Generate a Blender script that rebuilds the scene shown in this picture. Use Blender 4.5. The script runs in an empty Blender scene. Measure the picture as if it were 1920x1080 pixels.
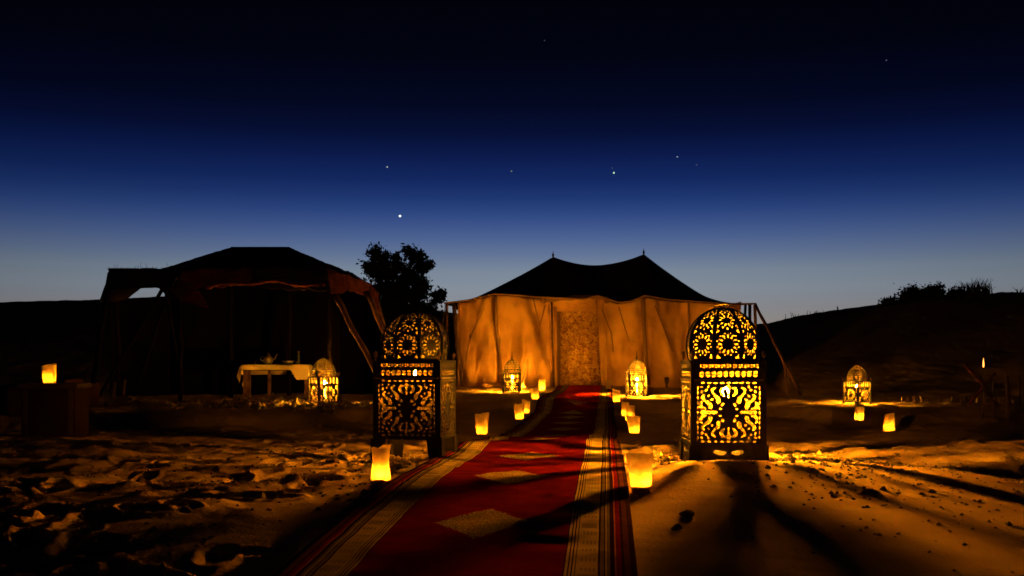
import bpy, math, random
import numpy as np
from mathutils import Vector, Matrix
from mathutils.geometry import delaunay_2d_cdt

# ------------------------------------------------------------------ camera, sky, exposure
SC = bpy.context.scene
COL = SC.collection
F, CX, HZ, CH = 1870.0, 960.0, 683.0, 0.58        # focal length and horizon in photo pixels, camera height in metres
cam_d = bpy.data.cameras.new('camera')
cam = bpy.data.objects.new('camera', cam_d); COL.objects.link(cam)
cam.location = (0, 0, CH); cam.rotation_euler = (math.radians(90), 0, 0)
cam_d.sensor_width = 36; cam_d.lens = F / 1920 * 36
cam_d.shift_y = (HZ - 540) / 1920
cam_d.clip_start = 0.05; cam_d.clip_end = 9000
cam_d.dof.use_dof = True; cam_d.dof.focus_distance = 5.9; cam_d.dof.aperture_fstop = 6.5
SC.camera = cam
SC.view_settings.view_transform = 'Standard'
SC.view_settings.look = 'None'
SC.view_settings.exposure = 0.0
SC.view_settings.gamma = 1.0
SC.view_settings.use_curve_mapping = False
SC.render.engine = 'CYCLES'
cy = SC.cycles
cy.use_denoising = True
cy.use_adaptive_sampling = False
cy.max_bounces = 6; cy.diffuse_bounces = 4; cy.glossy_bounces = 3
cy.transmission_bounces = 6; cy.transparent_max_bounces = 16
cy.sample_clamp_indirect = 4.0
cy.caustics_reflective = False; cy.caustics_refractive = False
try: cy.use_light_tree = True
except Exception: pass

def s2l(c):
    return tuple(((v/255)/12.92 if v/255 <= .04045 else ((v/255+.055)/1.055)**2.4) for v in c)

W = bpy.data.worlds.new('World'); SC.world = W; W.use_nodes = True
nt = W.node_tree; nt.nodes.clear()
def N(nt, t, **kw):
    n = nt.nodes.new(t)
    for k, v in kw.items(): setattr(n, k, v)
    return n
def math_n(nt, op, a, b=None, clamp=False):
    n = N(nt, 'ShaderNodeMath', operation=op); n.use_clamp = clamp
    for i, v in enumerate((a, b)):
        if v is None: continue
        if isinstance(v, (int, float)): n.inputs[i].default_value = v
        else: nt.links.new(v, n.inputs[i])
    return n.outputs[0]
def ramp(nt, fac, stops, interp='LINEAR'):
    r = N(nt, 'ShaderNodeValToRGB'); e = r.color_ramp.elements
    r.color_ramp.interpolation = interp
    while len(e) > 1: e.remove(e[-1])
    e[0].position = stops[0][0]; e[0].color = (*stops[0][1], 1)
    for p, c in stops[1:]:
        q = e.new(p); q.color = (*c, 1)
    if fac is not None: nt.links.new(fac, r.inputs[0])
    return r.outputs[0]
tc = N(nt, 'ShaderNodeTexCoord'); sx = N(nt, 'ShaderNodeSeparateXYZ')
nt.links.new(tc.outputs['Generated'], sx.inputs[0])
zf = math_n(nt, 'MULTIPLY', sx.outputs['Z'], 2.0, True)
sky = [(-1, (150, 136, 122)), (.035, (146, 138, 130)), (.055, (138, 138, 142)), (.075, (132, 142, 154)), (.092, (122, 136, 153)), (.108, (100, 118, 151)), (.124, (78, 100, 146)),
       (.138, (60, 84, 138)), (.151, (43, 69, 127)), (.165, (30, 54, 112)), (.18, (20, 41, 97)), (.203, (12, 27, 76)), (.225, (7, 16, 52)), (.25, (4, 9, 34)), (.295, (2, 4, 17)),
       (.345, (1, 2, 9)), (.45, (1, 1, 5))]
rc = ramp(nt, zf, [(max(0, z*2), s2l(c)) for z, c in sky])
az = math_n(nt, 'ARCTAN2', math_n(nt, 'SUBTRACT', sx.outputs['X'], 0.02), sx.outputs['Y'])
az2 = math_n(nt, 'MULTIPLY', math_n(nt, 'MULTIPLY', az, az), -1.9)
gf = math_n(nt, 'ADD', math_n(nt, 'MULTIPLY', math_n(nt, 'POWER', 2.71828, az2), .94), .06)
bg = N(nt, 'ShaderNodeBackground'); wo = N(nt, 'ShaderNodeOutputWorld')
nt.links.new(rc, bg.inputs[0]); nt.links.new(gf, bg.inputs[1]); nt.links.new(bg.outputs[0], wo.inputs[0])

# ------------------------------------------------------------------ helpers
rng = np.random.default_rng(7); random.seed(7)
def P(px, py, d): return Vector(((px - CX)/F*d, d, CH + (HZ - py)/F*d))

_tab = rng.random((256, 256))
def vnoise(x, y, s=1.0, seed=0):
    x = np.asarray(x, float)/s + 17.3*seed + 1000; y = np.asarray(y, float)/s + 31.7*seed + 1000
    xi = np.floor(x).astype(int); yi = np.floor(y).astype(int)
    fx = x - xi; fy = y - yi
    fx = fx*fx*fx*(fx*(fx*6-15)+10); fy = fy*fy*fy*(fy*(fy*6-15)+10)
    a = _tab[xi & 255, yi & 255]; b = _tab[(xi+1) & 255, yi & 255]
    c = _tab[xi & 255, (yi+1) & 255]; d = _tab[(xi+1) & 255, (yi+1) & 255]
    return (a*(1-fx)+b*fx)*(1-fy) + (c*(1-fx)+d*fx)*fy - .5
def sstep(a, b, x):
    t = np.clip((x-a)/(b-a), 0, 1); return t*t*(3-2*t)

def rug_x(d): return -.112 + .0945*(d - 3.81)
LIPX = [-900, 300, 450, 600, 720, 850, 960, 1300, 1450, 1560, 1650, 1800, 2600]
LIPD = [11.8, 11.8, 12.0, 12.4, 13.2, 14.9, 15.2, 15.2, 14.6, 12.6, 12.4, 12.8, 12.8]
RIDX = [-2400, -600, 0, 200, 330, 500, 700, 850, 960, 1300, 1440, 1500, 1600, 1660, 1720, 1800, 1920, 2300, 4000]
RIDY = [580, 568, 562, 556, 551, 556, 561, 588, 605, 612, 606, 591, 575, 566, 552, 548, 545, 538, 560]
RDD =  [50, 50, 50, 50, 50, 50, 50, 50, 50, 46, 42, 40, 38, 37, 36, 35, 34, 33, 33]
# footprints
fp = []
for i in range(520):
    d = 2.2 + 12*rng.random()**1.3; px = rng.uniform(-100, 2000)
    x = (px-CX)/F*d
    if abs(x - rug_x(d)) < .78: continue
    if px > 1190 and d < 6.3 and x < 2.6: continue
    fp.append((x, d, rng.uniform(0, 6.28), rng.uniform(.05, .075), rng.uniform(.1, .15), rng.uniform(.012, .035)))
def ground_arr(x, y, fine=True):
    x = np.asarray(x, float); y = np.asarray(y, float)
    yy = np.maximum(y, .5)
    px = CX + x/yy*F
    px = np.where(y > .5, px, np.where(x > 0, 4000, -2400))
    lip = np.interp(px, LIPX, LIPD) + vnoise(x, y, 1.1, 3)*.8
    z = -.13*sstep(7.0, 9.6, y) + .16*sstep(lip-.9, lip, y) + .07*sstep(19.6, 21.2, y)*(px > 800)
    r = np.sqrt(x*x+y*y)
    D = np.interp(px, RIDX, RDD); Y = np.interp(px, RIDX, RIDY)
    Y = Y + 4*vnoise(x, y, 9, 5) + 1.5*vnoise(x, y, 2.5, 6)
    rz = CH + (HZ - Y)/F*D - .1
    st = np.interp(px, [0, 760, 840, 1420, 1480], [17.5, 18.5, 30, 30, 17.5])
    t = np.clip((y - st)/(D - st), 0, 1)
    up = rz*(t**1.25)
    dn = 1 - .55*sstep(D, D+25, y)
    z = z + np.where(y > 0, up*dn, 0)
    z = z + .05*vnoise(x, y, 2.6, 1)*sstep(2, 4, r)
    rugw = sstep(.62, .95, np.abs(x - rug_x(y)))
    rugw = np.where((y > 0) & (y < 22), rugw, 1)
    z = z - .052*np.clip(5.0-y, 0, 5)**1.3*(y > 0) - .421*(y <= 0)  # drop towards the camera shaped so lamp light grazes and dims
    nearw = (y > 0)*(1-sstep(5.4, 6.6, y))
    z = z + nearw*.0018*np.sin((y + .35*x + .25*vnoise(x, y, .6, 33))*52)*np.clip(vnoise(x, y, .5, 34)+.35, 0, 1)
    z = z - nearw*(.075*np.clip(x-1.75, 0, 3.5) + .05*np.clip(-x-1.9, 0, 3.5))  # side slopes added so the near sand darkens outward
    z = z + .006*vnoise(x, y, .45, 2)
    if fine:
        tent = sstep(16, 18, y)
        smooth = sstep(.2, .5, x - rug_x(y))*(1-sstep(5.6, 6.4, y))*(1-sstep(2.2, 3.2, x))   # smooth mound right of rug
        a = rugw*(1-.75*smooth)
        rough = .036*vnoise(x, y, .42, 8) + .028*vnoise(x, y, .17, 9) + .010*vnoise(x, y, .07, 10) + .004*vnoise(x, y, .032, 11)
        z = z + a*rough*np.where(r < 40, .45+.55*sstep(3.4, 5.2, y), .4)
        z = z + rugw*smooth*(.02+.05*np.exp(-((y-5.15)/.5)**2))
    return z
def gz(x, y): return float(ground_arr(np.array([x]), np.array([y]))[0])
def G(px, py):
    for d in np.arange(1.5, 60, .03):
        p = P(px, py, d)
        if p.z <= gz(p.x, p.y): return Vector((p.x, p.y, gz(p.x, p.y)))
    return P(px, py, 60)

class MB:
    def __init__(s): s.v = []; s.f = []; s.uv = None
    def add(s, vs, fs):
        o = len(s.v); s.v += [tuple(v) for v in vs]; s.f += [tuple(i+o for i in f) for f in fs]; return s
    def box(s, c, size, rot=None, taper=1.0):
        c = Vector(c); hx, hy, hz = size[0]/2, size[1]/2, size[2]/2
        vs = []
        for dz, k in ((-hz, 1), (hz, taper)):
            for a, b in ((-1, -1), (1, -1), (1, 1), (-1, 1)):
                v = Vector((a*hx*k, b*hy*k, dz))
                if rot: v = rot @ v
                vs.append(c+v)
        return s.add(vs, [(0, 3, 2, 1), (4, 5, 6, 7), (0, 1, 5, 4), (1, 2, 6, 5), (2, 3, 7, 6), (3, 0, 4, 7)])
    def tube(s, pts, r, n=8, wob=0):
        pts = [Vector(p) for p in pts]; rs = r if isinstance(r, (list, tuple)) else [r]*len(pts)
        rings = []
        for i, p in enumerate(pts):
            t = (pts[min(i+1, len(pts)-1)] - pts[max(i-1, 0)]).normalized()
            u = t.orthogonal().normalized() if i == 0 else (pu - t*pu.dot(t)).normalized()
            pu = u; w = t.cross(u)
            rings.append([p + (u*math.cos(2*math.pi*k/n) + w*math.sin(2*math.pi*k/n))*rs[i]*(1+wob*random.uniform(-1, 1)) for k in range(n)])
        vs = [v for R in rings for v in R]; fs = []
        for i in range(len(rings)-1):
            for k in range(n):
                a = i*n+k; b = i*n+(k+1) % n; fs.append((a, b, b+n, a+n))
        fs.append(tuple(range(n-1, -1, -1))); m = (len(rings)-1)*n; fs.append(tuple(m+k for k in range(n)))
        return s.add(vs, fs)
    def lathe(s, prof, n=16, c=(0, 0, 0), caps=True):
        c = Vector(c); vs = []; fs = []
        for r, z in prof:
            for k in range(n):
                a = 2*math.pi*k/n; vs.append(c+Vector((r*math.cos(a), r*math.sin(a), z)))
        for i in range(len(prof)-1):
            for k in range(n):
                a = i*n+k; b = i*n+(k+1) % n; fs.append((a, b, b+n, a+n))
        if caps:
            fs.append(tuple(range(n-1, -1, -1))); m = (len(prof)-1)*n; fs.append(tuple(m+k for k in range(n)))
        return s.add(vs, fs)
    def mesh(s, name, m, smooth=True):
        me = bpy.data.meshes.new(name); me.from_pydata(s.v, [], s.f)
        if smooth: me.polygons.foreach_set('use_smooth', [True]*len(me.polygons))
        me.materials.append(m); me.update(); return me
    def build(s, name, m, parent=None, smooth=True):
        return link(name, s.mesh(name, m, smooth), parent)
def link(name, me, parent=None):
    o = bpy.data.objects.new(name, me); COL.objects.link(o)
    if parent is not None: o.parent = parent
    return o
def tag(o, label=None, cat=None, group=None, kind=None):
    if label: o['label'] = label
    if cat: o['category'] = cat
    if group: o['group'] = group
    if kind: o['kind'] = kind
    return o
def empty(name, loc, rz, label, cat, group=None):
    o = bpy.data.objects.new(name, None); COL.objects.link(o); o.location = loc; o.rotation_euler = (0, 0, rz)
    o.empty_display_size = .1
    return tag(o, label, cat, group)
def copy_tree(o, parent=None):
    c = o.copy(); COL.objects.link(c); c.parent = parent
    for ch in list(o.children): copy_tree(ch, c)
    return c
def grid(name, pts, m, parent=None, uv=None, smooth=True, thick=0.0):
    """pts: array (R, C, 3)"""
    R, C, _ = pts.shape
    i = np.arange((R-1)*(C-1)); r = i//(C-1); c = i % (C-1)
    a = r*C+c
    f = np.stack([a, a+1, a+C+1, a+C], 1)
    v = pts.reshape(-1, 3)
    if thick:
        du = np.gradient(pts, axis=0); dv = np.gradient(pts, axis=1)
        nn = np.cross(dv, du); nn /= np.linalg.norm(nn, axis=2, keepdims=True)+1e-9
        v2 = (pts - nn*thick).reshape(-1, 3); n0 = len(v)
        v = np.concatenate([v, v2]); f2 = f[:, ::-1] + n0
        b = list(range(0, C)) + [k*C+C-1 for k in range(1, R)] + [(R-1)*C+k for k in range(C-2, -1, -1)] + [k*C for k in range(R-2, 0, -1)]
        sd = np.array([(b[k], b[k]+n0, b[(k+1) % len(b)]+n0, b[(k+1) % len(b)]) for k in range(len(b))])
        f = np.concatenate([f, f2, sd])
    me = bpy.data.meshes.new(name)
    me.vertices.add(len(v)); me.vertices.foreach_set('co', v.astype(np.float32).ravel())
    me.loops.add(f.size); me.loops.foreach_set('vertex_index', f.ravel().astype(np.int32))
    me.polygons.add(len(f)); me.polygons.foreach_set('loop_start', np.arange(0, f.size, 4, dtype=np.int32))
    me.polygons.foreach_set('loop_total', np.full(len(f), 4, dtype=np.int32))
    me.update(calc_edges=True)
    if smooth: me.polygons.foreach_set('use_smooth', np.ones(len(f), bool))
    if uv is not None:
        L = me.uv_layers.new(name='UVMap'); u = uv.reshape(-1, 2)
        if thick: u = np.concatenate([u, u])
        L.data.foreach_set('uv', u[f.ravel()].astype(np.float32).ravel())
    me.materials.append(m); me.validate()
    return link(name, me, parent)

# ------------------------------------------------------------------ materials
def mat(name, col, rough=.8, metal=0.0, noise=None, bump=None, spec=.3, trans=0.0):
    """noise=(scale, second colour, lo, hi), bump=(scale, strength, distance)"""
    m = bpy.data.materials.new(name); m.use_nodes = True; t = m.node_tree
    b = t.nodes['Principled BSDF']; b.inputs['Base Color'].default_value = (*col, 1)
    b.inputs['Roughness'].default_value = rough; b.inputs['Metallic'].default_value = metal
    b.inputs['Specular IOR Level'].default_value = spec
    co = N(t, 'ShaderNodeTexCoord').outputs['Object']
    if noise:
        n = N(t, 'ShaderNodeTexNoise'); n.inputs['Scale'].default_value = noise[0]; n.inputs['Detail'].default_value = 6
        t.links.new(co, n.inputs[0])
        t.links.new(ramp(t, n.outputs[0], [(noise[2], col), (noise[3], noise[1])]), b.inputs['Base Color'])
    if bump:
        n = N(t, 'ShaderNodeTexNoise'); n.inputs['Scale'].default_value = bump[0]; n.inputs['Detail'].default_value = 5
        t.links.new(co, n.inputs[0])
        bu = N(t, 'ShaderNodeBump'); bu.inputs['Strength'].default_value = bump[1]; bu.inputs['Distance'].default_value = bump[2]
        t.links.new(n.outputs[0], bu.inputs['Height']); t.links.new(bu.outputs[0], b.inputs['Normal'])
    return m
def emis(name, col, s):
    m = bpy.data.materials.new(name); m.use_nodes = True; t = m.node_tree; t.nodes.clear()
    e = N(t, 'ShaderNodeEmission'); e.inputs[0].default_value = (*col, 1); e.inputs[1].default_value = s
    o = N(t, 'ShaderNodeOutputMaterial'); t.links.new(e.outputs[0], o.inputs[0])
    return m
WARM = (1.0, .385, .012)
M = {}
M['sand'] = mat('sand', (.38, .25, .13), .95, noise=(3.0, (.52, .36, .20), .35, .7), bump=(60, .6, .015), spec=0)
M['iron'] = mat('lantern_iron', (.010, .008, .006), .6, 0, noise=(30, (.022, .014, .008), .4, .7), bump=(120, .3, .002), spec=.2)
M['iron_in'] = mat('lantern_iron_inside', (.030, .021, .013), .7, .1, noise=(30, (.055, .036, .02), .4, .7), bump=(120, .3, .002))
M['soot_in'] = mat('sooted_inside', (.035, .022, .010), .8, 0, spec=.05)
M['soot'] = mat('sooted_iron', (.005, .0035, .002), .8, 0, bump=(120, .3, .002), spec=.06)
M['brass'] = mat('brass', (.45, .30, .12), .4, .8, noise=(25, (.25, .16, .07), .3, .7))
M['canvas'] = mat('tent_canvas', (.58, .32, .13), .9, noise=(2.2, (.34, .17, .065), .38, .72), bump=(9, .5, .02), spec=.1)
M['canvas_trim'] = mat('canvas_trim', (.20, .11, .055), .9, bump=(40, .4, .005), spec=.1)
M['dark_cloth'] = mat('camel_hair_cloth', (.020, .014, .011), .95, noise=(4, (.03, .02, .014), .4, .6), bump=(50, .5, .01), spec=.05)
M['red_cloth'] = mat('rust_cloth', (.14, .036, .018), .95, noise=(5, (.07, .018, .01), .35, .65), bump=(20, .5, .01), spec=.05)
M['wood'] = mat('weathered_wood', (.15, .075, .04), .85, noise=(12, (.07, .03, .018), .4, .65), bump=(40, .5, .006))
M['dark_wood'] = mat('dark_wood', (.07, .035, .02), .8, noise=(12, (.04, .02, .012), .4, .65), bump=(40, .5, .004))
M['rope'] = mat('rope', (.25, .17, .10), .95, bump=(150, .6, .003))
M['linen'] = mat('linen_cloth', (.55, .45, .32), .9, bump=(60, .3, .003), spec=.1)
M['glassy'] = mat('green_glass', (.08, .10, .05), .12, spec=.6)
M['steel'] = mat('tarnished_silver', (.45, .42, .36), .3, .9)
M['stone'] = mat('stone', (.10, .07, .05), .95, noise=(20, (.2, .14, .09), .4, .7), bump=(50, .6, .01))
M['leaf'] = mat('leaf', (.022, .03, .012), .8, spec=.15)
M['dry'] = mat('dry_grass', (.10, .08, .04), .9)
M['bark'] = mat('bark', (.06, .045, .03), .95, bump=(30, .8, .02))
M['wax'] = mat('wax', (.6, .5, .35), .5)
M['flame_big'] = emis('large_candle_flame', WARM, 60000)
M['flame_big_left'] = emis('large_candle_flame_left', WARM, 15500)
M['back'] = mat('shade_black_wood', (.012, .008, .006), .95)  # wood darkened to stand in for the canopy's shade
M['back'] = mat('canopy_shade_black', (.006, .004, .003), 1, spec=0)  # near-black stands in for shade on the canopy's inner poles and cloths
M['flame_small'] = emis('lantern_flame', WARM, 15000)
M['flame_small_bright'] = emis('lantern_flame_bright', WARM, 54000)
M['maroon'] = mat('maroon_cloth', (.045, .016, .010), .95, noise=(5, (.03, .01, .007), .35, .65), bump=(20, .5, .01), spec=.05)
M['flame_bag'] = emis('candle_flame', WARM, 2300)
M['flame_torch'] = emis('torch_flame', (1, .33, .05), 4.0)
def paper():
    m = bpy.data.materials.new('bag_paper'); m.use_nodes = True; t = m.node_tree; t.nodes.clear()
    co = N(t, 'ShaderNodeTexCoord').outputs['Object']
    n = N(t, 'ShaderNodeTexNoise'); n.inputs['Scale'].default_value = 35; n.inputs['Detail'].default_value = 4; t.links.new(co, n.inputs[0])
    c = ramp(t, n.outputs[0], [(.3, (.56, .33, .14)), (.7, (.74, .50, .26))])
    tr = N(t, 'ShaderNodeBsdfTranslucent'); df = N(t, 'ShaderNodeBsdfDiffuse'); mx = N(t, 'ShaderNodeMixShader'); mx.inputs[0].default_value = .5
    t.links.new(c, tr.inputs[0]); t.links.new(c, df.inputs[0]); t.links.new(tr.outputs[0], mx.inputs[1]); t.links.new(df.outputs[0], mx.inputs[2])
    o = N(t, 'ShaderNodeOutputMaterial'); t.links.new(mx.outputs[0], o.inputs[0])
    return m
M['paper'] = paper()
def amber(name, f):
    m = bpy.data.materials.new(name); m.use_nodes = True; t = m.node_tree; t.nodes.clear()
    a = N(t, 'ShaderNodeBsdfTransparent'); a.inputs[0].default_value = (.92, .86, .7, 1)
    b = N(t, 'ShaderNodeBsdfTranslucent'); b.inputs[0].default_value = (.9, .75, .5, 1)
    mx = N(t, 'ShaderNodeMixShader'); mx.inputs[0].default_value = f
    n = N(t, 'ShaderNodeTexNoise'); n.inputs['Scale'].default_value = 14; t.links.new(N(t, 'ShaderNodeTexCoord').outputs['Object'], n.inputs[0])
    t.links.new(math_n(t, 'MULTIPLY', n.outputs[0], f*2), mx.inputs[0])
    t.links.new(a.outputs[0], mx.inputs[1]); t.links.new(b.outputs[0], mx.inputs[2])
    o = N(t, 'ShaderNodeOutputMaterial'); t.links.new(mx.outputs[0], o.inputs[0]); return m
M['amber_top'] = amber('amber_top_glow', .06)  # for the added glowing collar on the lantern top
M['amber'] = amber('amber_hole_glow', .0025)  # for added sheets that make the pierced holes glow

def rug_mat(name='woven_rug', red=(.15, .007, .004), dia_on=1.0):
    m = mat(name, (.3, .03, .02), 1.0, spec=0); t = m.node_tree; b = t.nodes['Principled BSDF']
    uv = N(t, 'ShaderNodeUVMap'); uv.uv_map = 'UVMap'
    s = N(t, 'ShaderNodeSeparateXYZ'); t.links.new(uv.outputs[0], s.inputs[0])
    u, v = s.outputs[0], s.outputs[1]            # u 0..1 across, v metres along
    um = math_n(t, 'SUBTRACT', .5, math_n(t, 'ABSOLUTE', math_n(t, 'SUBTRACT', u, .5)))   # mirrored 0..0.5
    u2 = math_n(t, 'MULTIPLY', um, 2.0)
    drk = (.03, .012, .008); tan = (.42, .31, .15); ol = (.16, .12, .06); ora = (.40, .13, .04)
    st = [(0, drk), (.035, (.09, .03, .02)), (.07, drk), (.085, red), (.115, ora), (.125, drk), (.15, ol), (.17, tan), (.178, drk), (.185, ol), (.21, drk),
          (.222, tan), (.345, ol), (.352, tan), (.365, drk), (.372, tan), (.385, drk), (.392, tan), (.41, drk), (.417, red)]
    stripes = ramp(t, u2, st, 'CONSTANT')
    # motifs in the tan band: rows of little marks
    vb = math_n(t, 'FRACT', math_n(t, 'MULTIPLY', v, 9.0)); vb2 = math_n(t, 'FRACT', math_n(t, 'MULTIPLY', v, 1.6))
    ub = math_n(t, 'FRACT', math_n(t, 'MULTIPLY', u2, 42.0))
    mk = math_n(t, 'MULTIPLY', math_n(t, 'LESS_THAN', vb, .34), math_n(t, 'LESS_THAN', ub, .55))
    bar = math_n(t, 'LESS_THAN', vb2, .10)
    inb = math_n(t, 'MULTIPLY', math_n(t, 'GREATER_THAN', u2, .232), math_n(t, 'LESS_THAN', u2, .335))
    mk = math_n(t, 'MULTIPLY', math_n(t, 'MAXIMUM', mk, bar), inb)
    mk = math_n(t, 'MULTIPLY', mk, .62)
    mx = N(t, 'ShaderNodeMix', data_type='RGBA'); t.links.new(mk, mx.inputs[0]); t.links.new(stripes, mx.inputs[6]); mx.inputs[7].default_value = (*ol, 1)
    # diamonds down the middle
    fr = math_n(t, 'SUBTRACT', math_n(t, 'FRACT', math_n(t, 'DIVIDE', math_n(t, 'SUBTRACT', v, 3.25), 1.14)), .5)
    dv = math_n(t, 'DIVIDE', math_n(t, 'MULTIPLY', math_n(t, 'ABSOLUTE', fr), 1.14), .27)
    du = math_n(t, 'DIVIDE', math_n(t, 'ABSOLUTE', math_n(t, 'SUBTRACT', u, .5)), .165)
    dd = math_n(t, 'ADD', dv, du)
    wn = N(t, 'ShaderNodeTexNoise'); wn.inputs['Scale'].default_value = 45; t.links.new(uv.outputs[0], wn.inputs[0])
    dd = math_n(t, 'ADD', dd, math_n(t, 'MULTIPLY', math_n(t, 'SUBTRACT', wn.outputs[0], .5), .22))
    dia = math_n(t, 'MULTIPLY', math_n(t, 'LESS_THAN', dd, 1.0), dia_on); ring = math_n(t, 'MULTIPLY', math_n(t, 'GREATER_THAN', dd, 1.0), math_n(t, 'LESS_THAN', dd, 1.10))
    wv = N(t, 'ShaderNodeTexNoise'); wv.inputs['Scale'].default_value = 110; wv.inputs['Detail'].default_value = 3
    mp = N(t, 'ShaderNodeMapping'); mp.inputs['Scale'].default_value = (1, .8, 1); t.links.new(uv.outputs[0], mp.inputs[0]); t.links.new(mp.outputs[0], wv.inputs[0])
    dc = ramp(t, wv.outputs[0], [(.38, (.14, .07, .03)), (.58, (.46, .34, .15))])
    m2 = N(t, 'ShaderNodeMix', data_type='RGBA'); t.links.new(dia, m2.inputs[0]); t.links.new(mx.outputs[2], m2.inputs[6]); t.links.new(dc, m2.inputs[7])
    m3 = N(t, 'ShaderNodeMix', data_type='RGBA'); t.links.new(ring, m3.inputs[0]); t.links.new(m2.outputs[2], m3.inputs[6]); m3.inputs[7].default_value = (.2, .02, .012, 1)
    # dusty wear
    n2 = N(t, 'ShaderNodeTexNoise'); n2.inputs['Scale'].default_value = 9; n2.inputs['Detail'].default_value = 7; t.links.new(uv.outputs[0], n2.inputs[0])
    w = ramp(t, n2.outputs[0], [(.35, (.72, .72, .72)), (.7, (1.15, 1.15, 1.15))])
    m4 = N(t, 'ShaderNodeMix', data_type='RGBA', blend_type='MULTIPLY'); m4.inputs[0].default_value = 1
    t.links.new(m3.outputs[2], m4.inputs[6]); t.links.new(w, m4.inputs[7]); t.links.new(m4.outputs[2], b.inputs['Base Color'])
    wa = N(t, 'ShaderNodeTexWave', bands_direction='Y'); wa.inputs['Scale'].default_value = 30; wa.inputs['Distortion'].default_value = 1.5
    t.links.new(uv.outputs[0], wa.inputs[0])
    bu = N(t, 'ShaderNodeBump'); bu.inputs['Strength'].default_value = .35; bu.inputs['Distance'].default_value = .004
    t.links.new(wa.outputs[1], bu.inputs['Height']); t.links.new(bu.outputs[0], b.inputs['Normal'])
    return m
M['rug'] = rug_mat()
M['rug_far'] = rug_mat('lit_red_rug', (.62, .030, .012), 0.0)  # red brightened to stand in for lamplight near the door
def straw():
    m = mat('straw_mat', (.42, .27, .12), 1.0, spec=0); t = m.node_tree; b = t.nodes['Principled BSDF']
    co = N(t, 'ShaderNodeTexCoord').outputs['Object']
    v = N(t, 'ShaderNodeTexNoise'); v.inputs['Scale'].default_value = 14; v.inputs['Detail'].default_value = 8; v.inputs['Distortion'].default_value = 1.2
    t.links.new(co, v.inputs[0])
    t.links.new(ramp(t, v.outputs[0], [(.36, (.22, .09, .025)), (.5, (.42, .22, .07)), (.66, (.62, .38, .13))]), b.inputs['Base Color'])
    bu = N(t, 'ShaderNodeBump'); bu.inputs['Strength'].default_value = .8; bu.inputs['Distance'].default_value = .03
    t.links.new(v.outputs[0], bu.inputs['Height']); t.links.new(bu.outputs[0], b.inputs['Normal'])
    return m
M['straw'] = straw()

# ------------------------------------------------------------------ ground and dunes
ang = np.concatenate([np.linspace(-180, -40, 50, endpoint=False), np.linspace(-40, -31, 30, endpoint=False), np.linspace(-31, 31, 760, endpoint=False),
                      np.linspace(31, 40, 30, endpoint=False), np.linspace(40, 180, 51)])
rad = np.concatenate([[.02, .5, 1.0], np.geomspace(1.5, 24, 620), np.geomspace(24.3, 60, 90), np.geomspace(64, 2500, 30)])
A, R_ = np.meshgrid(np.radians(ang), rad)
X = np.sin(A)*R_; Y = np.cos(A)*R_
Z = ground_arr(X, Y)
for (fx, fy, fa, fw, fl, fd) in fp:
    mk = (np.abs(X-fx) < .3) & (np.abs(Y-fy) < .3)
    if not mk.any(): continue
    dx = X[mk]-fx; dy = Y[mk]-fy; c, s = math.cos(fa), math.sin(fa)
    e = np.sqrt(((dx*c+dy*s)/fw)**2 + ((-dx*s+dy*c)/fl)**2)
    Z[mk] += -fd*(1-sstep(.5, 1.0, e)) + fd*.45*np.exp(-((e-1.25)/.25)**2)
tag(grid('ground', np.stack([X, Y, Z], 2)[:, ::-1], M['sand']), 'rippled footprint-marked desert sand rising into dark dunes', None, None, 'structure')

# ------------------------------------------------------------------ rugs
def rug(d0, d1, off, label, seed, lift=0, w=1.13, mt='rug'):
    n = int((d1-d0)/.035); mcol = 60
    d = np.linspace(d0, d1, n); u = np.linspace(0, 1, mcol)
    D, U = np.meshgrid(d, u, indexing='ij')
    edge = .012*vnoise(D, U*0+seed, .6, 4)
    x = rug_x(D) + off + (U-.5)*w + edge; y = D - .0945*(U-.5)*w + .02*vnoise(U, U*0, .3, seed)
    z = ground_arr(x, y, False)
    wr = np.clip(vnoise(x*.45 + y*.15, y - x*.3, .33, 20+seed)+.12, 0, 1)*(.035+.05*sstep(6.2,7,D)*(1-sstep(8,9,D)))*sstep(0, .2, D-d0)*sstep(0, .2, d1-D)
    wr = wr + np.clip(vnoise(x*.5, y*1.0, .12, 23+seed), 0, 1)*.012
    z = z + .012*np.clip(vnoise(D, U*0+seed*3, .22, 30)+.15, 0, 1)*(1-sstep(0, .09, np.minimum(U, 1-U))) + .014 + lift + wr*sstep(0,.08,np.minimum(U,1-U))
    uvs = np.stack([U, D], 2)
    o = grid('rug', np.stack([x, y, z], 2)[::-1], M[mt], None, uvs[::-1], thick=.008)
    tag(o, label, 'rug', 'red rugs laid end to end as a path')
    return o
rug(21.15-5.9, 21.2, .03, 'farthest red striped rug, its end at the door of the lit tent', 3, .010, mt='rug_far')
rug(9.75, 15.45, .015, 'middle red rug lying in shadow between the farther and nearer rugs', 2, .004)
rug(1.4, 9.9, 0, 'nearest long red rug with pale diamonds and tan striped borders', 1, .012)

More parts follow.
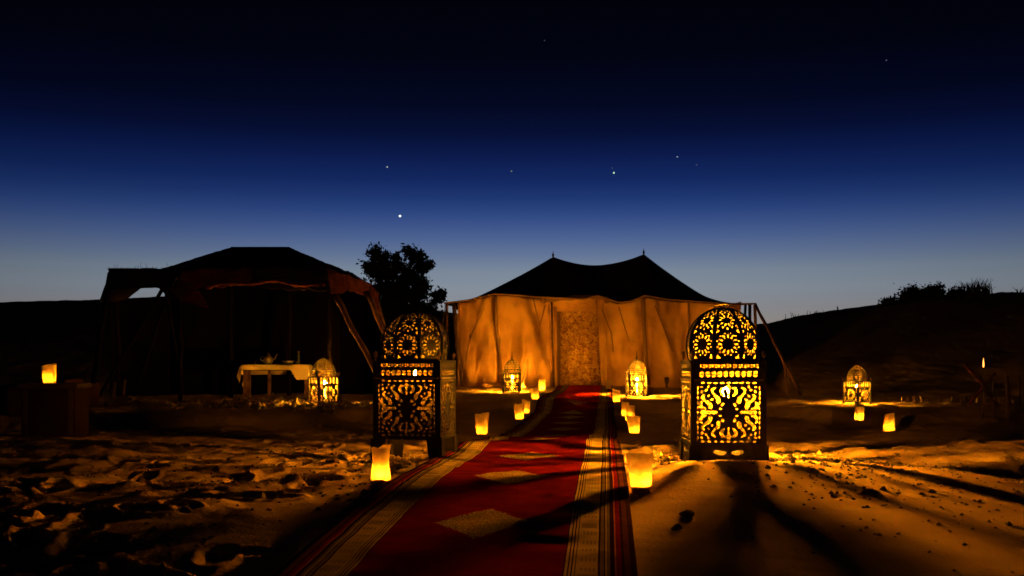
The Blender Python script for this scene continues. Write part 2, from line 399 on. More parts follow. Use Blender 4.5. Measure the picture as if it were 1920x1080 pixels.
# ------------------------------------------------------------------ pierced metalwork
def pip(poly, x, y):
    n = len(poly); ins = np.zeros(len(x), bool); j = n-1
    for i in range(n):
        xi, yi = poly[i]; xj, yj = poly[j]
        if yi != yj:
            ins ^= ((yi > y) != (yj > y)) & (x < (xj-xi)*(y-yi)/(yj-yi)+xi)
        j = i
    return ins
def ell(cx, cy, a, b, rot=0, n=12):
    c, s = math.cos(rot), math.sin(rot)
    return [(cx+a*math.cos(2*math.pi*k/n)*c-b*math.sin(2*math.pi*k/n)*s, cy+a*math.cos(2*math.pi*k/n)*s+b*math.sin(2*math.pi*k/n)*c) for k in range(n)]
def stroke(pts, ws, n=5):
    L = []; R = []; m = len(pts)
    for i, (x, y) in enumerate(pts):
        a = pts[max(i-1, 0)]; b = pts[min(i+1, m-1)]
        tx, ty = b[0]-a[0], b[1]-a[1]; l = math.hypot(tx, ty) or 1; tx /= l; ty /= l
        w = ws[i]; L.append((x-ty*w, y+tx*w)); R.append((x+ty*w, y-tx*w))
        if i == m-1: e = (x+tx*w*.9, y+ty*w*.9)
        if i == 0: s0 = (x-tx*w*.9, y-ty*w*.9)
    return [s0]+L+[e]+R[::-1]
def sheet(outline, holes, step, fn, th=.0016, m=None, name='panel', inner=None):
    """flat outline with holes -> mapped by fn(x, y) -> (point, normal)"""
    V = []; E = []
    def addp(poly):
        o = len(V); V.extend(Vector(p) for p in poly); E.extend((o+i, o+(i+1) % len(poly)) for i in range(len(poly)))
    addp(outline)
    for h in holes: addp(h)
    if step:
        xs = [p[0] for p in outline]; ys = [p[1] for p in outline]
        gx, gy = np.meshgrid(np.arange(min(xs)+step/2, max(xs), step), np.arange(min(ys)+step/2, max(ys), step))
        gx = gx.ravel(); gy = gy.ravel(); k = pip(outline, gx, gy)
        for x, y in zip(gx[k], gy[k]): V.append(Vector((x, y)))
    rv, re, rf, *_ = delaunay_2d_cdt(V, E, [], 0, 1e-6)
    cx = np.array([sum(rv[i][0] for i in f)/3 for f in rf]); cyy = np.array([sum(rv[i][1] for i in f)/3 for f in rf])
    keep = pip(outline, cx, cyy)
    for h in holes: keep &= ~pip(h, cx, cyy)
    fs = [f for f, k in zip(rf, keep) if k]
    used = sorted({i for f in fs for i in f}); idx = {v: i for i, v in enumerate(used)}
    fs = [[idx[i] for i in f] for f in fs]
    a = []; b = []
    for v in used:
        p, nn = fn(rv[v][0], rv[v][1]); a.append(p); b.append(p - nn*th)
    n = len(a); mb = MB(); ed = {}
    for f in fs:
        for q in range(3): ed[(f[q], f[(q+1) % 3])] = 1
    sides = [(p, q) for (p, q) in ed if (q, p) not in ed]
    mb.add(a+b, [tuple(f) for f in fs] + [tuple(i+n for i in reversed(f)) for f in fs] + [(q, p, p+n, q+n) for p, q in sides])
    me = mb.mesh(name, m or M['iron'], False)
    if inner:
        me.materials.append(inner)
        nf = len(fs); mi = np.zeros(len(me.polygons), np.int32); mi[nf:2*nf] = 1; me.polygons.foreach_set('material_index', mi)
    return me

def rosette(cx, cy, r, n=12, pet=.32, w=.12, inner=.62):
    out = []
    for k in range(n):
        a = 2*math.pi*k/n
        out.append(ell(cx+r*inner*math.cos(a), cy+r*inner*math.sin(a), r*pet, r*w, a, 8))
    return out
def body_holes(w, h0, h1, hf0, hf1):
    """main pierced panel between heights h0..h1 and frieze hf0..hf1, width w, centred on x=0"""
    H = []; W2 = w/2; mw = W2-.022; cx, cyy = 0, (h0+h1)/2; hh = (h1-h0)/2 - .012
    # border dots
    n = 9
    for i in range(n):
        x = -mw+.028 + (2*mw-.056)*i/(n-1)
        H.append(ell(x, h0+.012, .0105, .0055)); H.append(ell(x, h1-.010, .0115, .0055))
    n = 11
    for i in range(n):
        y = h0+.035 + (h1-h0-.075)*i/(n-1)
        H.append(ell(-mw, y, .0042, .0105)); H.append(ell(mw, y, .0042, .0105))
    S = W2-.045; T = hh-.022
    # four bars
    H.append(stroke([(0, .085), (0, .11), (0, T*.86), (0, T*1.0)], [.005, .0055, .0065, .016])); H[-1] = [(x, y+cyy) for x, y in H[-1]]
    H.append([(x, 2*cyy-y) for x, y in H[-1]])
    b = stroke([(.07, 0), (.10, 0), (S*.9, 0), (S, 0)], [.0085, .0085, .010, .013])
    H.append([(x, y+cyy) for x, y in b]); H.append([(-x, y+cyy) for x, y in b])
    # scrolls in one quadrant mirrored in four
    def curve(cps, ws, n=14):
        out = []; wo = []; m = len(cps)-1
        for i in range(n+1):
            t = i/n*m; k = min(int(t), m-1); f = t-k
            p0 = cps[max(k-1, 0)]; p1 = cps[k]; p2 = cps[k+1]; p3 = cps[min(k+2, m)]
            q = [.5*((2*p1[j])+(-p0[j]+p2[j])*f+(2*p0[j]-5*p1[j]+4*p2[j]-p3[j])*f*f+(-p0[j]+3*p1[j]-3*p2[j]+p3[j])*f**3) for j in (0, 1)]
            out.append(q); wo.append((ws[k]*(1-f)+ws[k+1]*f)*.84)
        return stroke(out, wo)
    q = []
    q.append(curve([(.38*S, .42*T), (.40*S, .58*T), (.55*S, .74*T), (.60*S, .90*T), (.48*S, .99*T)], [.0155, .013, .007, .009, .006]))
    q.append(curve([(.66*S, .20*T), (.72*S, .36*T), (.86*S, .48*T), (.96*S, .62*T), (.88*S, .72*T)], [.0155, .014, .009, .011, .006]))
    q.append(curve([(.16*S, .66*T), (.27*S, .80*T), (.24*S, .95*T), (.13*S, .97*T)], [.006, .012, .011, .005]))
    q.append(curve([(.84*S, .14*T), (.99*S, .18*T), (1.03*S, .34*T), (.98*S, .43*T)], [.006, .012, .010, .005]))
    q.append(ell(.22*S, .32*T, .008, .011, .5)); q.append(ell(.30*S, .14*T, .0085, .006, .2))
    q.append(ell(.62*S, .52*T, .006, .008, .8)); q.append(ell(.74*S, .66*T, .0055, .009, .9))
    q.append(ell(.98*S, .84*T, .0075, .0105, .3)); q.append(ell(.82*S, .90*T, .008, .0075, -.5)); q.append(ell(.99*S, 1.02*T, .0085, .006, 0)); q.append(ell(.74*S, 1.03*T, .0065, .0075, 0))
    for sx in (1, -1):
        for sy in (1, -1):
            for p in q: H.append([(x*sx*1.02, cyy+y*sy*.98) for x, y in p])
    # frieze
    n = 10; fh = hf1-hf0
    for i in range(n):
        x = -W2+.045+(w-.09)*i/(n-1)
        for s in (1, -1):
            c = hf0+fh*.27
            a = [(x+.0125*math.cos(t), c+s*.0022+s*.0155*math.sin(t)) for t in np.linspace(0, math.pi, 8)]
            H.append(a)
        H.append(ell(x-.007, hf0+fh*.78, .0045, .0095)); H.append([(x+.005, hf0+fh*.88), (x+.018, hf0+fh*.88), (x+.0115, hf0+fh*.77)])
        H.append([(x+.005, hf0+fh*.65), (x+.018, hf0+fh*.65), (x+.0115, hf0+fh*.755)])
    return H
def gore_mesh(prof, rot, dens, m, name='dome_panel', th=.0015, rows=None, inn=None):
    """one of eight curved dome panels; prof = [(apothem, z)]"""
    pr = []
    for i in range(len(prof)-1):
        for f in np.linspace(0, 1, 6, endpoint=False):
            p0 = prof[max(i-1, 0)]; p1 = prof[i]; p2 = prof[i+1]; p3 = prof[min(i+2, len(prof)-1)]
            pr.append([.5*((2*p1[j])+(-p0[j]+p2[j])*f+(2*p0[j]-5*p1[j]+4*p2[j]-p3[j])*f*f+(-p0[j]+3*p1[j]-3*p2[j]+p3[j])*f**3) for j in (0, 1)])
    pr.append(list(prof[-1])); pr = np.array(pr)
    L = np.concatenate([[0], np.cumsum(np.hypot(*np.diff(pr, axis=0).T))]); T = L[-1]
    wd = lambda y: 2*np.interp(y, L, pr[:, 0])*math.tan(math.radians(22.5))
    out = [(wd(y)/2, y) for y in L] + [(-wd(y)/2, y) for y in L[::-1]]
    H = []
    hole = rows(T, wd) if rows else []
    tg = np.gradient(pr, axis=0); tg /= np.linalg.norm(tg, axis=1, keepdims=True)
    c, s = math.cos(rot), math.sin(rot)
    def fn(x, y):
        r = np.interp(y, L, pr[:, 0]); z = np.interp(y, L, pr[:, 1]); tr = np.interp(y, L, tg[:, 0]); tz = np.interp(y, L, tg[:, 1])
        return Vector((r*c - x*s, r*s + x*c, z)), Vector((tz*c, tz*s, -tr))
    return sheet(out, hole, dens, fn, th, m, name, inn), pr
def big_rows(T, wd):
    H = []
    y1 = T*.255; r = .064
    H += rosette(0, y1, r, 12, .21, .092, .72)
    for k in range(12):
        a = 2*math.pi*(k+.5)/12; H.append(ell(r*1.0*math.cos(a)*.98, y1+r*1.0*math.sin(a), r*.085, r*.075, a, 6))
    for sx in (1, -1):
        H.append([(sx*.064, T*.03), (sx*.040, T*.035), (sx*.061, T*.10)])
        H.append([(sx*.066, T*.42), (sx*.045, T*.465), (sx*.062, T*.49)])
        H.append([(sx*.060, T*.505), (sx*.042, T*.55), (sx*.055, T*.565)])
    y2 = T*.655; r2 = .045
    H += rosette(0, y2, r2, 10, .26, .12, .74)
    for sx in (1, -1):
        H.append(ell(sx*.026, T*.525, .006, .008)); H.append(ell(sx*.018, T*.80, .006, .008)); H.append(ell(sx*.038, T*.79, .0045, .008, sx*.4))
        H.append(ell(sx*.028, T*.85, .005, .007)); H.append(ell(sx*.015, T*.90, .004, .008))
    H.append(ell(0, T*.50, .006, .009)); H.append(ell(0, T*.85, .005, .010)); H.append(ell(0, T*.95, .004, .007))
    return [h for h in H if all(abs(x) < wd(y)/2-.003 and .004 < y < T-.004 for x, y in h)]

FR = Vector((0, 0, 1))
def flame_mesh(r, h, m, z0=0, name='flame'):
    prof = [(r*.25, 0), (r*.8, h*.15), (r, h*.35), (r*.75, h*.6), (r*.3, h*.85), (r*.03, h)]
    return MB().lathe(prof, 8, (0, 0, z0)).mesh(name, m)

def big_lantern(loc, yaw, label, skirt, topring, flame, flame_z, flame_xy=(0, 0), sc=1.0, z0=.115):
    t = empty('floor_lantern', loc, yaw, label, 'lantern', 'large pierced floor lanterns beside the rug'); t.scale = (sc,)*3
    w = .42; hw = w/2; z1 = z0+.37; f1 = z1+.11
    holes = body_holes(w-.03, z0+.012, z1-.004, z1+.012, f1-.008)
    if skirt:                                # solid low skirt instead of open legs
        zb = .0
        for sx in (1, -1):
            holes.append([(sx*.012, z0-.035), (sx*.075, z0-.022), (sx*.085, z0-.038), (sx*.05, z0-.055), (sx*.02, z0-.05)][::sx])
    else: zb = z0
    o = [(-hw+.012, zb), (hw-.012, zb), (hw-.012, f1), (-hw+.012, f1)]
    me = sheet(o, holes, None, lambda x, y: (Vector((x, -hw, y)), Vector((0, -1, 0))), .0018, M['iron'], 'side_panel', M['iron_in'])
    pan = []
    for k in range(4):
        p = link('side_panel', me, t); p.rotation_euler = (0, 0, k*math.pi/2); pan.append(p)
    # corner posts, rails, corner balls, legs
    post = MB().box((0, 0, (z0+f1)/2), (.026, .026, f1-z0)).mesh('post', M['iron'], False)
    ball = MB().lathe([(.004, 0), (.005, .018), (.010, .024), (.015, .036), (.010, .050), (.003, .060)], 12).mesh('corner_knob', M['brass'])
    legm = MB().box((0, 0, z0/2), (.075, .075, z0), None, 1.0)
    lg = MB()
    lg.add([(-.02, -.02, 0), (.055, -.02, 0), (.075, -.018, z0), (-.02, -.018, z0), (-.02, .0, 0), (.055, .0, 0), (.075, -.002, z0), (-.02, -.002, z0)],
           [(0, 1, 2, 3), (7, 6, 5, 4), (0, 4, 5, 1), (1, 5, 6, 2), (2, 6, 7, 3), (3, 7, 4, 0)])
    lg.add([(-.02, 0.0005, 0), (-.02, .055, 0), (-.018, .075, z0), (-.018, .0005, z0), (-.004, .0005, 0), (-.004, .055, 0), (-.004, .075, z0), (-.004, .0005, z0)],
           [(3, 2, 1, 0), (4, 5, 6, 7), (1, 5, 4, 0), (2, 6, 5, 1), (3, 7, 6, 2), (0, 4, 7, 3)])
    lme = lg.mesh('leg', M['iron'], False)
    for k, (a, b) in enumerate(((-1, -1), (1, -1), (1, 1), (-1, 1))):
        p = link('post', post, t); p.location = (a*(hw-.011), b*(hw-.011), 0)
        q = link('corner_knob', ball, t); q.location = (a*(hw-.011), b*(hw-.011), f1)
        l = link('leg', lme, t); l.location = (a*(hw-.006), b*(hw-.006), 0); l.rotation_euler = (0, 0, k*math.pi/2)
    rail = MB().box((0, -hw-.004, z1+.002), (w-.03, .008, .009)).mesh('rail', M['brass'], False)
    rail2 = MB().box((0, -hw-.003, f1-.004), (w-.026, .010, .012)).mesh('rail', M['iron'], False)
    rail3 = MB().box((0, -hw-.003, z0+.003), (w-.026, .010, .010)).mesh('rail', M['iron'], False)
    for k in range(4):
        for r in (rail, rail2, rail3):
            p = link('rail', r, t); p.rotation_euler = (0, 0, k*math.pi/2)
    # shoulder plate: square ring joining the octagonal dome
    ap = .181
    oc = [(ap/math.cos(math.radians(22.5))*math.cos(math.radians(22.5+45*k)), ap/math.cos(math.radians(22.5))*math.sin(math.radians(22.5+45*k))) for k in range(8)]
    oi = [(x*.965, y*.965) for x, y in oc]
    sq = [(-hw-.004, -hw-.004), (hw+.004, -hw-.004), (hw+.004, hw+.004), (-hw-.004, hw+.004)]
    sm = sheet(sq, [oi], None, lambda x, y: (Vector((x, y, f1+.004)), FR), .003, M['iron'], 'shoulder_plate'); link('shoulder_plate', sm, t)
    prof = [(.181, 0), (.191, .045), (.194, .092), (.188, .148), (.167, .203), (.130, .251), (.084, .284), (.045, .299)]
    for k in range(8):
        if k == 0: gm, pr = gore_mesh(prof, 0, .013, M['iron'], rows=big_rows, inn=M['iron_in'])
        g = link('dome_panel', gm, t); g.location = (0, 0, f1+.003); g.rotation_euler = (0, 0, math.pi/4*k + math.pi/2)
    rib = MB().tube([(p[0]/math.cos(math.radians(22.5)), 0, p[1]) for p in pr], .0085, 6).mesh('dome_rib', M['iron'])
    for k in range(8):
        g = link('dome_rib', rib, t); g.location = (0, 0, f1+.003); g.rotation_euler = (0, 0, math.pi/4*k+math.pi/8)
    if topring:
        MB().lathe([(.043, .295), (.050, .300), (.050, .307), (.044, .309), (.040, .303)], 20, (0, 0, f1+.003), False).build('top_ring', M['brass'], t)
        MB().lathe([(.044, .300), (.050, .312), (.046, .322), (.030, .327), (.004, .329)], 20, (0, 0, f1+.003), False).build('top_glow_collar', M['amber_top'], t)  # added collar that glows in place of the lamplit brass ring
    else:
        MB().lathe([(.05, .296), (.047, .304), (.03, .313), (.012, .319), (.004, .321)], 16, (0, 0, f1+.003)).build('top_cap', M['iron'], t)
    pane = MB().box((0, -hw+.010, (z0+f1)/2), (w-.034, .002, f1-z0-.012)).mesh('glow_pane', M['amber'], False)  # panes added behind the panels so their holes glow evenly
    for k in range(4): link('glow_pane', pane, pan[k])
    lin = MB(); pr2 = [(p[0]*.965/math.cos(math.pi/8), p[1]*.985) for p in pr[::3]]
    lin.lathe(pr2, 8, (0, 0, f1+.004), False); lo = lin.build('glow_lining', M['amber'], t, False); lo.rotation_euler = (0, 0, math.pi/8)  # added lining that fills the dome holes with glow
    # candle on its tray
    fx, fy = flame_xy
    tr = MB().lathe([(.05, 0), (.07, .004), (.072, .014), (.066, .006), (.002, .005)], 16, (fx, fy, flame_z-.15)).build('candle_tray', M['brass'], t)
    MB().box((fx, fy, flame_z-.151), (w-.03, .02, .003)).build('tray_bar', M['iron'], t)
    cd = MB().lathe([(.016, .0), (.0165, .138), (.012, .142), (.002, .139)], 12, (fx, fy, flame_z-.145)).build('candle', M['wax'], t)
    fo = link('flame', flame_mesh(.021 if skirt else .010, .046, flame), cd); fo.location = (fx, fy, flame_z)
    return t

# left one: near front corner a little right; body front faces left of camera
gL = G(775, 852); gR = G(1362, 866)
LL = P(779, 850, 6.3); LR = P(1354, 866, 5.85)
big_lantern((LL.x, LL.y, gz(LL.x, LL.y)-.012), math.radians(-9.5), 'tall black pierced lantern on splayed legs, left of the rug, with closed domed top', False, False, M['flame_big_left'], .535, (0, 0), 1.0, .155)
big_lantern((LR.x, LR.y, gz(LR.x, LR.y)-.012), math.radians(-2), 'tall black pierced lantern, right of the rug, with glowing open ring on top', True, True, M['flame_big'], .40, (.02, 0), 1.0)

# small lanterns
def small_holes(w, h0, h1):
    H = []; n = 6
    for i in range(n):
        x = -w/2+.032+(w-.064)*i/(n-1)
        H.append(ell(x, h0+.018, .009, .011)); H.append(ell(x, h1-.016, .008, .009))
        H.append(ell(x, h1-.055, .0105, .026, 0, 10))
    c = (h0+h1-.08)/2; r = (h1-h0-.13)/2
    H += rosette(0, c, r, 12, .30, .15, .70)
    for k in range(6): H.append(ell(.02*math.cos(k*1.047), c+.02*math.sin(k*1.047), .006, .006, 0, 6))
    for sx in (1, -1):
        for i in range(7): H.append(ell(sx*(w/2-.018), h0+.035+(h1-h0-.07)*i/6, .0055, .013, 0, 8))
        for sy in (1, -1): H.append(stroke([(sx*(w/2-.036), c+sy*r*.95), (sx*(w/2-.042), c+sy*r*.62), (sx*(w/2-.034), c+sy*r*.35)], [.008, .010, .006]))
    return H
def small_rows(T, wd):
    H = []
    for f in np.linspace(.06, .9, 9):
        ww = wd(T*f)/2; k = max(1, int(ww/.018))
        for j in range(-k, k+1): H.append(ell(j*ww*2/(2*k+1.4), T*f, min(.0072, ww/(2*k+1.5)), T*.032, 0, 8))
    return [h for h in H if all(abs(x) < wd(y)/2-.002 and .003 < y < T-.003 for x, y in h)]
def small_lantern(label, loc, yaw, sc, flame_off=(0, 0), fz=.235, fin=.13, fm='flame_small'):
    t = empty('lantern', loc, yaw, label, 'lantern', 'small pierced lanterns round the camp'); t.scale = (sc,)*3
    w = .27; hw = w/2; z0 = .03; f1 = .33
    if not hasattr(small_lantern, 'm'):
        pm = sheet([(-hw+.008, z0), (hw-.008, z0), (hw-.008, f1), (-hw+.008, f1)], small_holes(w, z0, f1), None,
                   lambda x, y: (Vector((x, -hw, y)), Vector((0, -1, 0))), .0015, M['soot'], 'side_panel', M['soot_in'])
        gm, pr = gore_mesh([(.128, 0), (.134, .05), (.122, .11), (.092, .165), (.05, .205), (.014, .228)], 0, .014, M['soot'], rows=small_rows, inn=M['soot_in'])
        rib = MB().tube([(p[0]/math.cos(math.radians(22.5)), 0, p[1]) for p in pr], .0035, 5).mesh('dome_rib', M['soot'])
        post = MB().box((0, 0, (f1)/2), (.024, .024, f1)).mesh('post', M['soot'], False)
        ball = MB().lathe([(.004, 0), (.005, .014), (.012, .02), (.019, .034), (.012, .05), (.003, .06)], 12).mesh('corner_knob', M['brass'])
        sh = sheet([(-hw-.003, -hw-.003), (hw+.003, -hw-.003), (hw+.003, hw+.003), (-hw-.003, hw+.003)],
                   [[(.122*math.cos(a), .122*math.sin(a)) for a in np.linspace(0, 2*math.pi, 16, endpoint=False)]], None, lambda x, y: (Vector((x, y, f1+.003)), FR), .003, M['soot'], 'shoulder_plate')
        small_lantern.m = (pm, gm, rib, post, ball, sh)
    pm, gm, rib, post, ball, sh = small_lantern.m
    for k in range(4): p = link('side_panel', pm, t); p.rotation_euler = (0, 0, k*math.pi/2)
    for a, b in ((-1, -1), (1, -1), (1, 1), (-1, 1)):
        p = link('post', post, t); p.location = (a*(hw-.005), b*(hw-.005), 0)
        q = link('corner_knob', ball, t); q.location = (a*(hw-.002), b*(hw-.002), f1)
    link('shoulder_plate', sh, t)
    for k in range(8):
        g = link('dome_panel', gm, t); g.location = (0, 0, f1+.003); g.rotation_euler = (0, 0, math.pi/4*k)
        g = link('dome_rib', rib, t); g.location = (0, 0, f1+.003); g.rotation_euler = (0, 0, math.pi/4*k+math.pi/8)
    if fin: MB().lathe([(.014, 0), (.018, .012), (.008, .03), (.012, .042), (.005, .06), (.003, fin)], 10, (0, 0, f1+.228)).build('finial', M['soot'], t)
    fx, fy = flame_off
    cd = MB().lathe([(.035, 0), (.05, .01), (.014, .02), (.011, fz-.045), (.002, fz-.046)], 12, (fx, fy, .035)).build('candle', M['wax'], t)
    MB().box((fx, fy, .034), (w-.02, w-.02 - abs(fy)*2, .003)).build('base_plate', M['soot'], t)
    fo = link('flame', flame_mesh(.022, .05, M[fm]), cd); fo.location = (fx, fy, fz)
    return t
def at_ground(px, py, sink=.006):
    p = G(px, py); return (p.x, p.y, p.z-sink)
small_lantern('small glowing lantern with round dome beside the cloth covered table', at_ground(607, 757), math.radians(38), 1.16, (.02, 0), .24, .10)
small_lantern('small glowing pointed lantern in front of the tent, left of its door', at_ground(960, 736), math.radians(-6), 1.2)
small_lantern('small glowing pointed lantern in front of the tent, right of its door', at_ground(1194, 744), math.radians(4), 1.1, fm='flame_small_bright')
small_lantern('small glowing lantern alone on the sand by the right dune', at_ground(1607, 757), math.radians(30), 1.0, (0, 0), .23, 0)
small_lantern('small lantern mostly hidden behind the tall left lantern', at_ground(717, 738), math.radians(20), 1.1)

# ------------------------------------------------------------------ candle bags
def bag(px, pybot, pytop, wpx, label, shape='plain', seed=0, base=None, yaw=None, sand=.03, fl=None):
    rr = random.Random(seed)
    if base is None:
        b = G(px, pybot); loc = (b.x, b.y, b.z-.004)
    else: loc = base; b = Vector(base)
    d = b.y; h = (pybot-pytop)/F*d; w = wpx/F*d
    t = empty('candle_bag', loc, yaw if yaw is not None else rr.uniform(-.4, .4), label, 'candle bag', 'glowing paper candle bags')
    n = 32; m = 14; pts = np.zeros((m, n+1, 3))
    ph = rr.choice([0, math.pi]) + rr.uniform(-.6, .6); tilt = rr.uniform(.02, .085); lean = rr.uniform(-.07, .07); cr1 = rr.uniform(-2.6, -.5)
    for i in range(m):
        f = i/(m-1)
        k = {'plain': .88+.12*f, 'flare': .70+.36*f, 'waist': 1.06-.52*math.sin(min(1, f*1.25)*math.pi*.62)+.34*f*f, 'taper': 1.1-.32*f}[shape]
        if shape == 'waist': k = np.interp(f, [0, .15, .35, .6, .85, 1], [1.0, 1.05, .92, .80, .88, 1.0])
        for j in range(n+1):
            a = 2*math.pi*j/n; e = 4
            r = (abs(math.cos(a))**e+abs(math.sin(a))**e)**(-1/e)
            cr = 1 + .035*f*math.sin(3*a+ph) - .07*math.exp(-((((a-cr1+math.pi) % (2*math.pi))-math.pi)/.16)**2)*(.3+f) + .02*math.sin(7*a+ph*2+f*4)
            x = w*.5*k*r*.93*math.cos(a)*cr; y = w*.38*k*r*.93*math.sin(a)*cr
            top = h*(1+tilt*math.cos(a+ph)+.035*math.sin(2*a+ph)+.02*math.sin(5*a+ph*3)*f) if f > .5 else h
            pts[i, j] = (x+lean*f*w, y, f*(h + (top-h)*((f-.5)/.5 if f > .5 else 0)))
    o = grid('paper', pts[:, ::-1], M['paper'], t)
    kb = {'plain': .88, 'flare': .72, 'waist': 1.0, 'taper': 1.08}[shape]
    sd = MB(); nn = 16
    ring = [(w*.47*kb*(abs(math.cos(a))**4+abs(math.sin(a))**4)**-.25*.93*math.cos(a), w*.36*kb*(abs(math.cos(a))**4+abs(math.sin(a))**4)**-.25*.93*math.sin(a)) for a in np.linspace(0, 2*math.pi, nn, endpoint=False)]
    sd.add([(x, y, .002) for x, y in ring]+[(x, y, sand) for x, y in ring]+[(0, 0, sand+.004)],
           [tuple(range(nn))[::-1]]+[(i, (i+1) % nn, nn+(i+1) % nn, nn+i) for i in range(nn)]+[(nn+i, nn+(i+1) % nn, 2*nn) for i in range(nn)])
    sd.build('sand_fill', M['sand'], t)
    ox, oy = rr.uniform(-.1, .12)*w, rr.uniform(-.05, .05)*w
    cd = MB().lathe([(.014, 0), (.015, .010), (.011, .011)], 12, (ox, oy, sand+.002)).build('candle', M['wax'], t)
    fo = link('flame', fl or BAGF, cd); fo.location = (ox, oy, sand+.014)
    return t
BAGF = flame_mesh(.005, .018, M['flame_bag']); BAGW = flame_mesh(.005, .018, emis('candle_flame_bright', WARM, 14000))
bag(714, 911, 838, 38, 'candle bag with pinched waist at the left rug edge, before the tall left lantern', 'waist', 1, sand=.034)
bag(1202, 926, 846, 49, 'largest and nearest candle bag, flaring upward at the right rug edge', 'flare', 2, sand=.036)
bag(903, 815, 775, 27, 'candle bag just right of the tall left lantern, left of the rug', 'flare', 3, sand=.012)
bag(974, 786, 757, 20, 'front candle bag of the overlapping pair left of the rug', 'plain', 4, sand=.012)
bag(985.5, 775, 751, 17, 'rear candle bag of the overlapping pair left of the rug', 'plain', 5, sand=.012)
bag(1004, 749, 727, 16, 'candle bag left of the rug between the small left lantern and overlapping pair', 'plain', 6, sand=.012)
bag(1016, 731, 712, 13, 'candle bag at the left foot of the tent door', 'plain', 7, sand=.012, fl=BAGW)
bag(978, 727, 702, 13, 'candle bag half hidden behind the small lantern left of the door', 'plain', 17, sand=.012, fl=BAGW)
bag(1189, 813, 780, 27, 'front candle bag of the overlapping three right of the rug', 'flare', 8, sand=.012)
bag(1181, 789, 760, 19, 'middle candle bag of the overlapping three right of the rug', 'plain', 9, sand=.012)
bag(1172, 780, 754, 15, 'rear candle bag of the overlapping three right of the rug', 'plain', 10, sand=.012)
bag(1156, 754, 731, 16, 'candle bag right of the rug beside the small right lantern', 'plain', 11, sand=.012)
bag(1141, 733, 713, 13, 'candle bag at the right foot of the tent door', 'plain', 12, sand=.012, fl=BAGW)
bag(1611, 788, 763, 18, 'candle bag directly in front of the lone lantern by the right dune', 'plain', 13, sand=.012)
bag(1667, 809, 776, 22, 'candle bag with narrow slanting top, farthest to the right on the sand', 'taper', 14, sand=.014)

# ------------------------------------------------------------------ main tent
TY0, TY1, TXL, TXR = 21.45, 26.4, -1.16, 4.93
TM = (TY0+TY1)/2
tent = empty('tent', (1.9, TM, gz(1.9, TM)), 0, 'big lit canvas tent with black two-peaked roof at the end of the rugs', 'tent')
tb = Vector(tent.location)
def tl(a): return a - np.array(tb)[None, None, :] if isinstance(a, np.ndarray) else Vector(a)-tb
zg = gz(1.9, TY0)-.02
# roof
n, m = 90, 80
xs = np.linspace(-1.44, 5.17, n); ysv = np.linspace(21.15, 26.7, m)
pk = [(P(1037, 481, 23.9).x, P(1037, 481, 23.9).z), (P(1207, 476, 23.9).x, P(1207, 476, 23.9).z)]
def ridge(x):
    l = sstep(-1.44, pk[0][0], x)
    t = (x - pk[0][0])/(pk[1][0]-pk[0][0])
    tt = np.clip((x+1.44)/(pk[0][0]+1.44), 0, 1); a = 1.98 + (pk[0][1]-1.98)*tt**1.22
    tt2 = np.clip((5.17-x)/(5.17-pk[1][0]), 0, 1); b = 1.98 + (pk[1][1]-1.98)*tt2**1.3
    mid = pk[0][1]*(1-t)+pk[1][1]*t - .23*4*t*(1-t)
    return np.where(x < pk[0][0], a, np.where(x > pk[1][0], b, mid))
XX, YY = np.meshgrid(xs, ysv)
def eave(x):
    px = CX + x/21.2*F
    yv = np.interp(px, [835, 880, 925, 965, 1000, 1050, 1095, 1120, 1160, 1185, 1207, 1250, 1300, 1360, 1416], [568, 562, 550, 552, 556, 558, 560, 553, 567, 564, 553, 561, 564, 569, 569])
    return CH + (HZ-yv)/F*21.2
v = np.abs(YY-23.9)/np.where(YY < 23.9, 23.9-21.15, 26.7-23.9)
E = np.where(YY < 23.9, eave(XX), 2.0)
ZR = E + (np.maximum(ridge(XX), E) - E)*(1-np.clip(v, 0, 1))**1.12 + .02*vnoise(XX, YY, .7, 41)
grid('roof', tl(np.stack([XX, YY, ZR], 2)), M['dark_cloth'], tent, thick=.012)
# edge binding along the front eave
MB().tube([tl((x, 21.14, float(eave(x))-.012)) for x in np.linspace(-1.44, 5.17, 80)], .020, 6).build('eave_binding', M['canvas_trim'], tent)
for (x, z) in pk: MB().lathe([(.02, -.05), (.022, .03), (.035, .045), (.012, .07), (.006, .13)], 10, tl((x, 23.9, z))).build('peak_finial', M['dark_wood'], tent)
# walls
def wall(x0, x1, y0, y1, nm, pleat, seed, lean=.14, dirn=(0, -1), mt='canvas', top=None, zt=None, nx=110):
    f = np.linspace(0, 1, nx); g = np.linspace(0, 1, 40)
    Fg, Gg = np.meshgrid(f, g)
    x = x0+(x1-x0)*Fg; y = y0+(y1-y0)*Fg
    tz = (eave(x)-.02 if dirn[1] == -1 else x*0+1.93) if zt is None else x*0+zt
    s = (x+y)
    am = (.35+.65*(1-Gg))
    pl = pleat*(np.sin(s*9.0+seed+3.0*vnoise(s, Gg*.5, .8, seed))*.35 + 1.5*vnoise(s+Gg*.15, Gg*.3, .30, seed+1) + .9*vnoise(s-Gg*.12, Gg*.35, .13, seed+2))*am
    fold = pleat*1.0*vnoise(s*1.2+Gg*.75, Gg*.25, .28, seed+5) + pleat*.6*vnoise(s*1.2-Gg*.8, Gg*.3, .2, seed+8)
    ln = -lean*Gg + 0*s
    o = (pl+fold)+lean*(1-Gg)*0
    x2 = x + dirn[0]*(o + lean*(1-Gg)*.0); y2 = y + dirn[1]*(o + lean*(1-Gg)*.3)
    z = zg + (tz-zg)*Gg
    return grid(nm, tl(np.stack([x2, y2, z], 2)), M[mt], tent, thick=.006)
pxx = lambda px: (px-CX)/F*TY0
cuts = [858, 928, 1032]
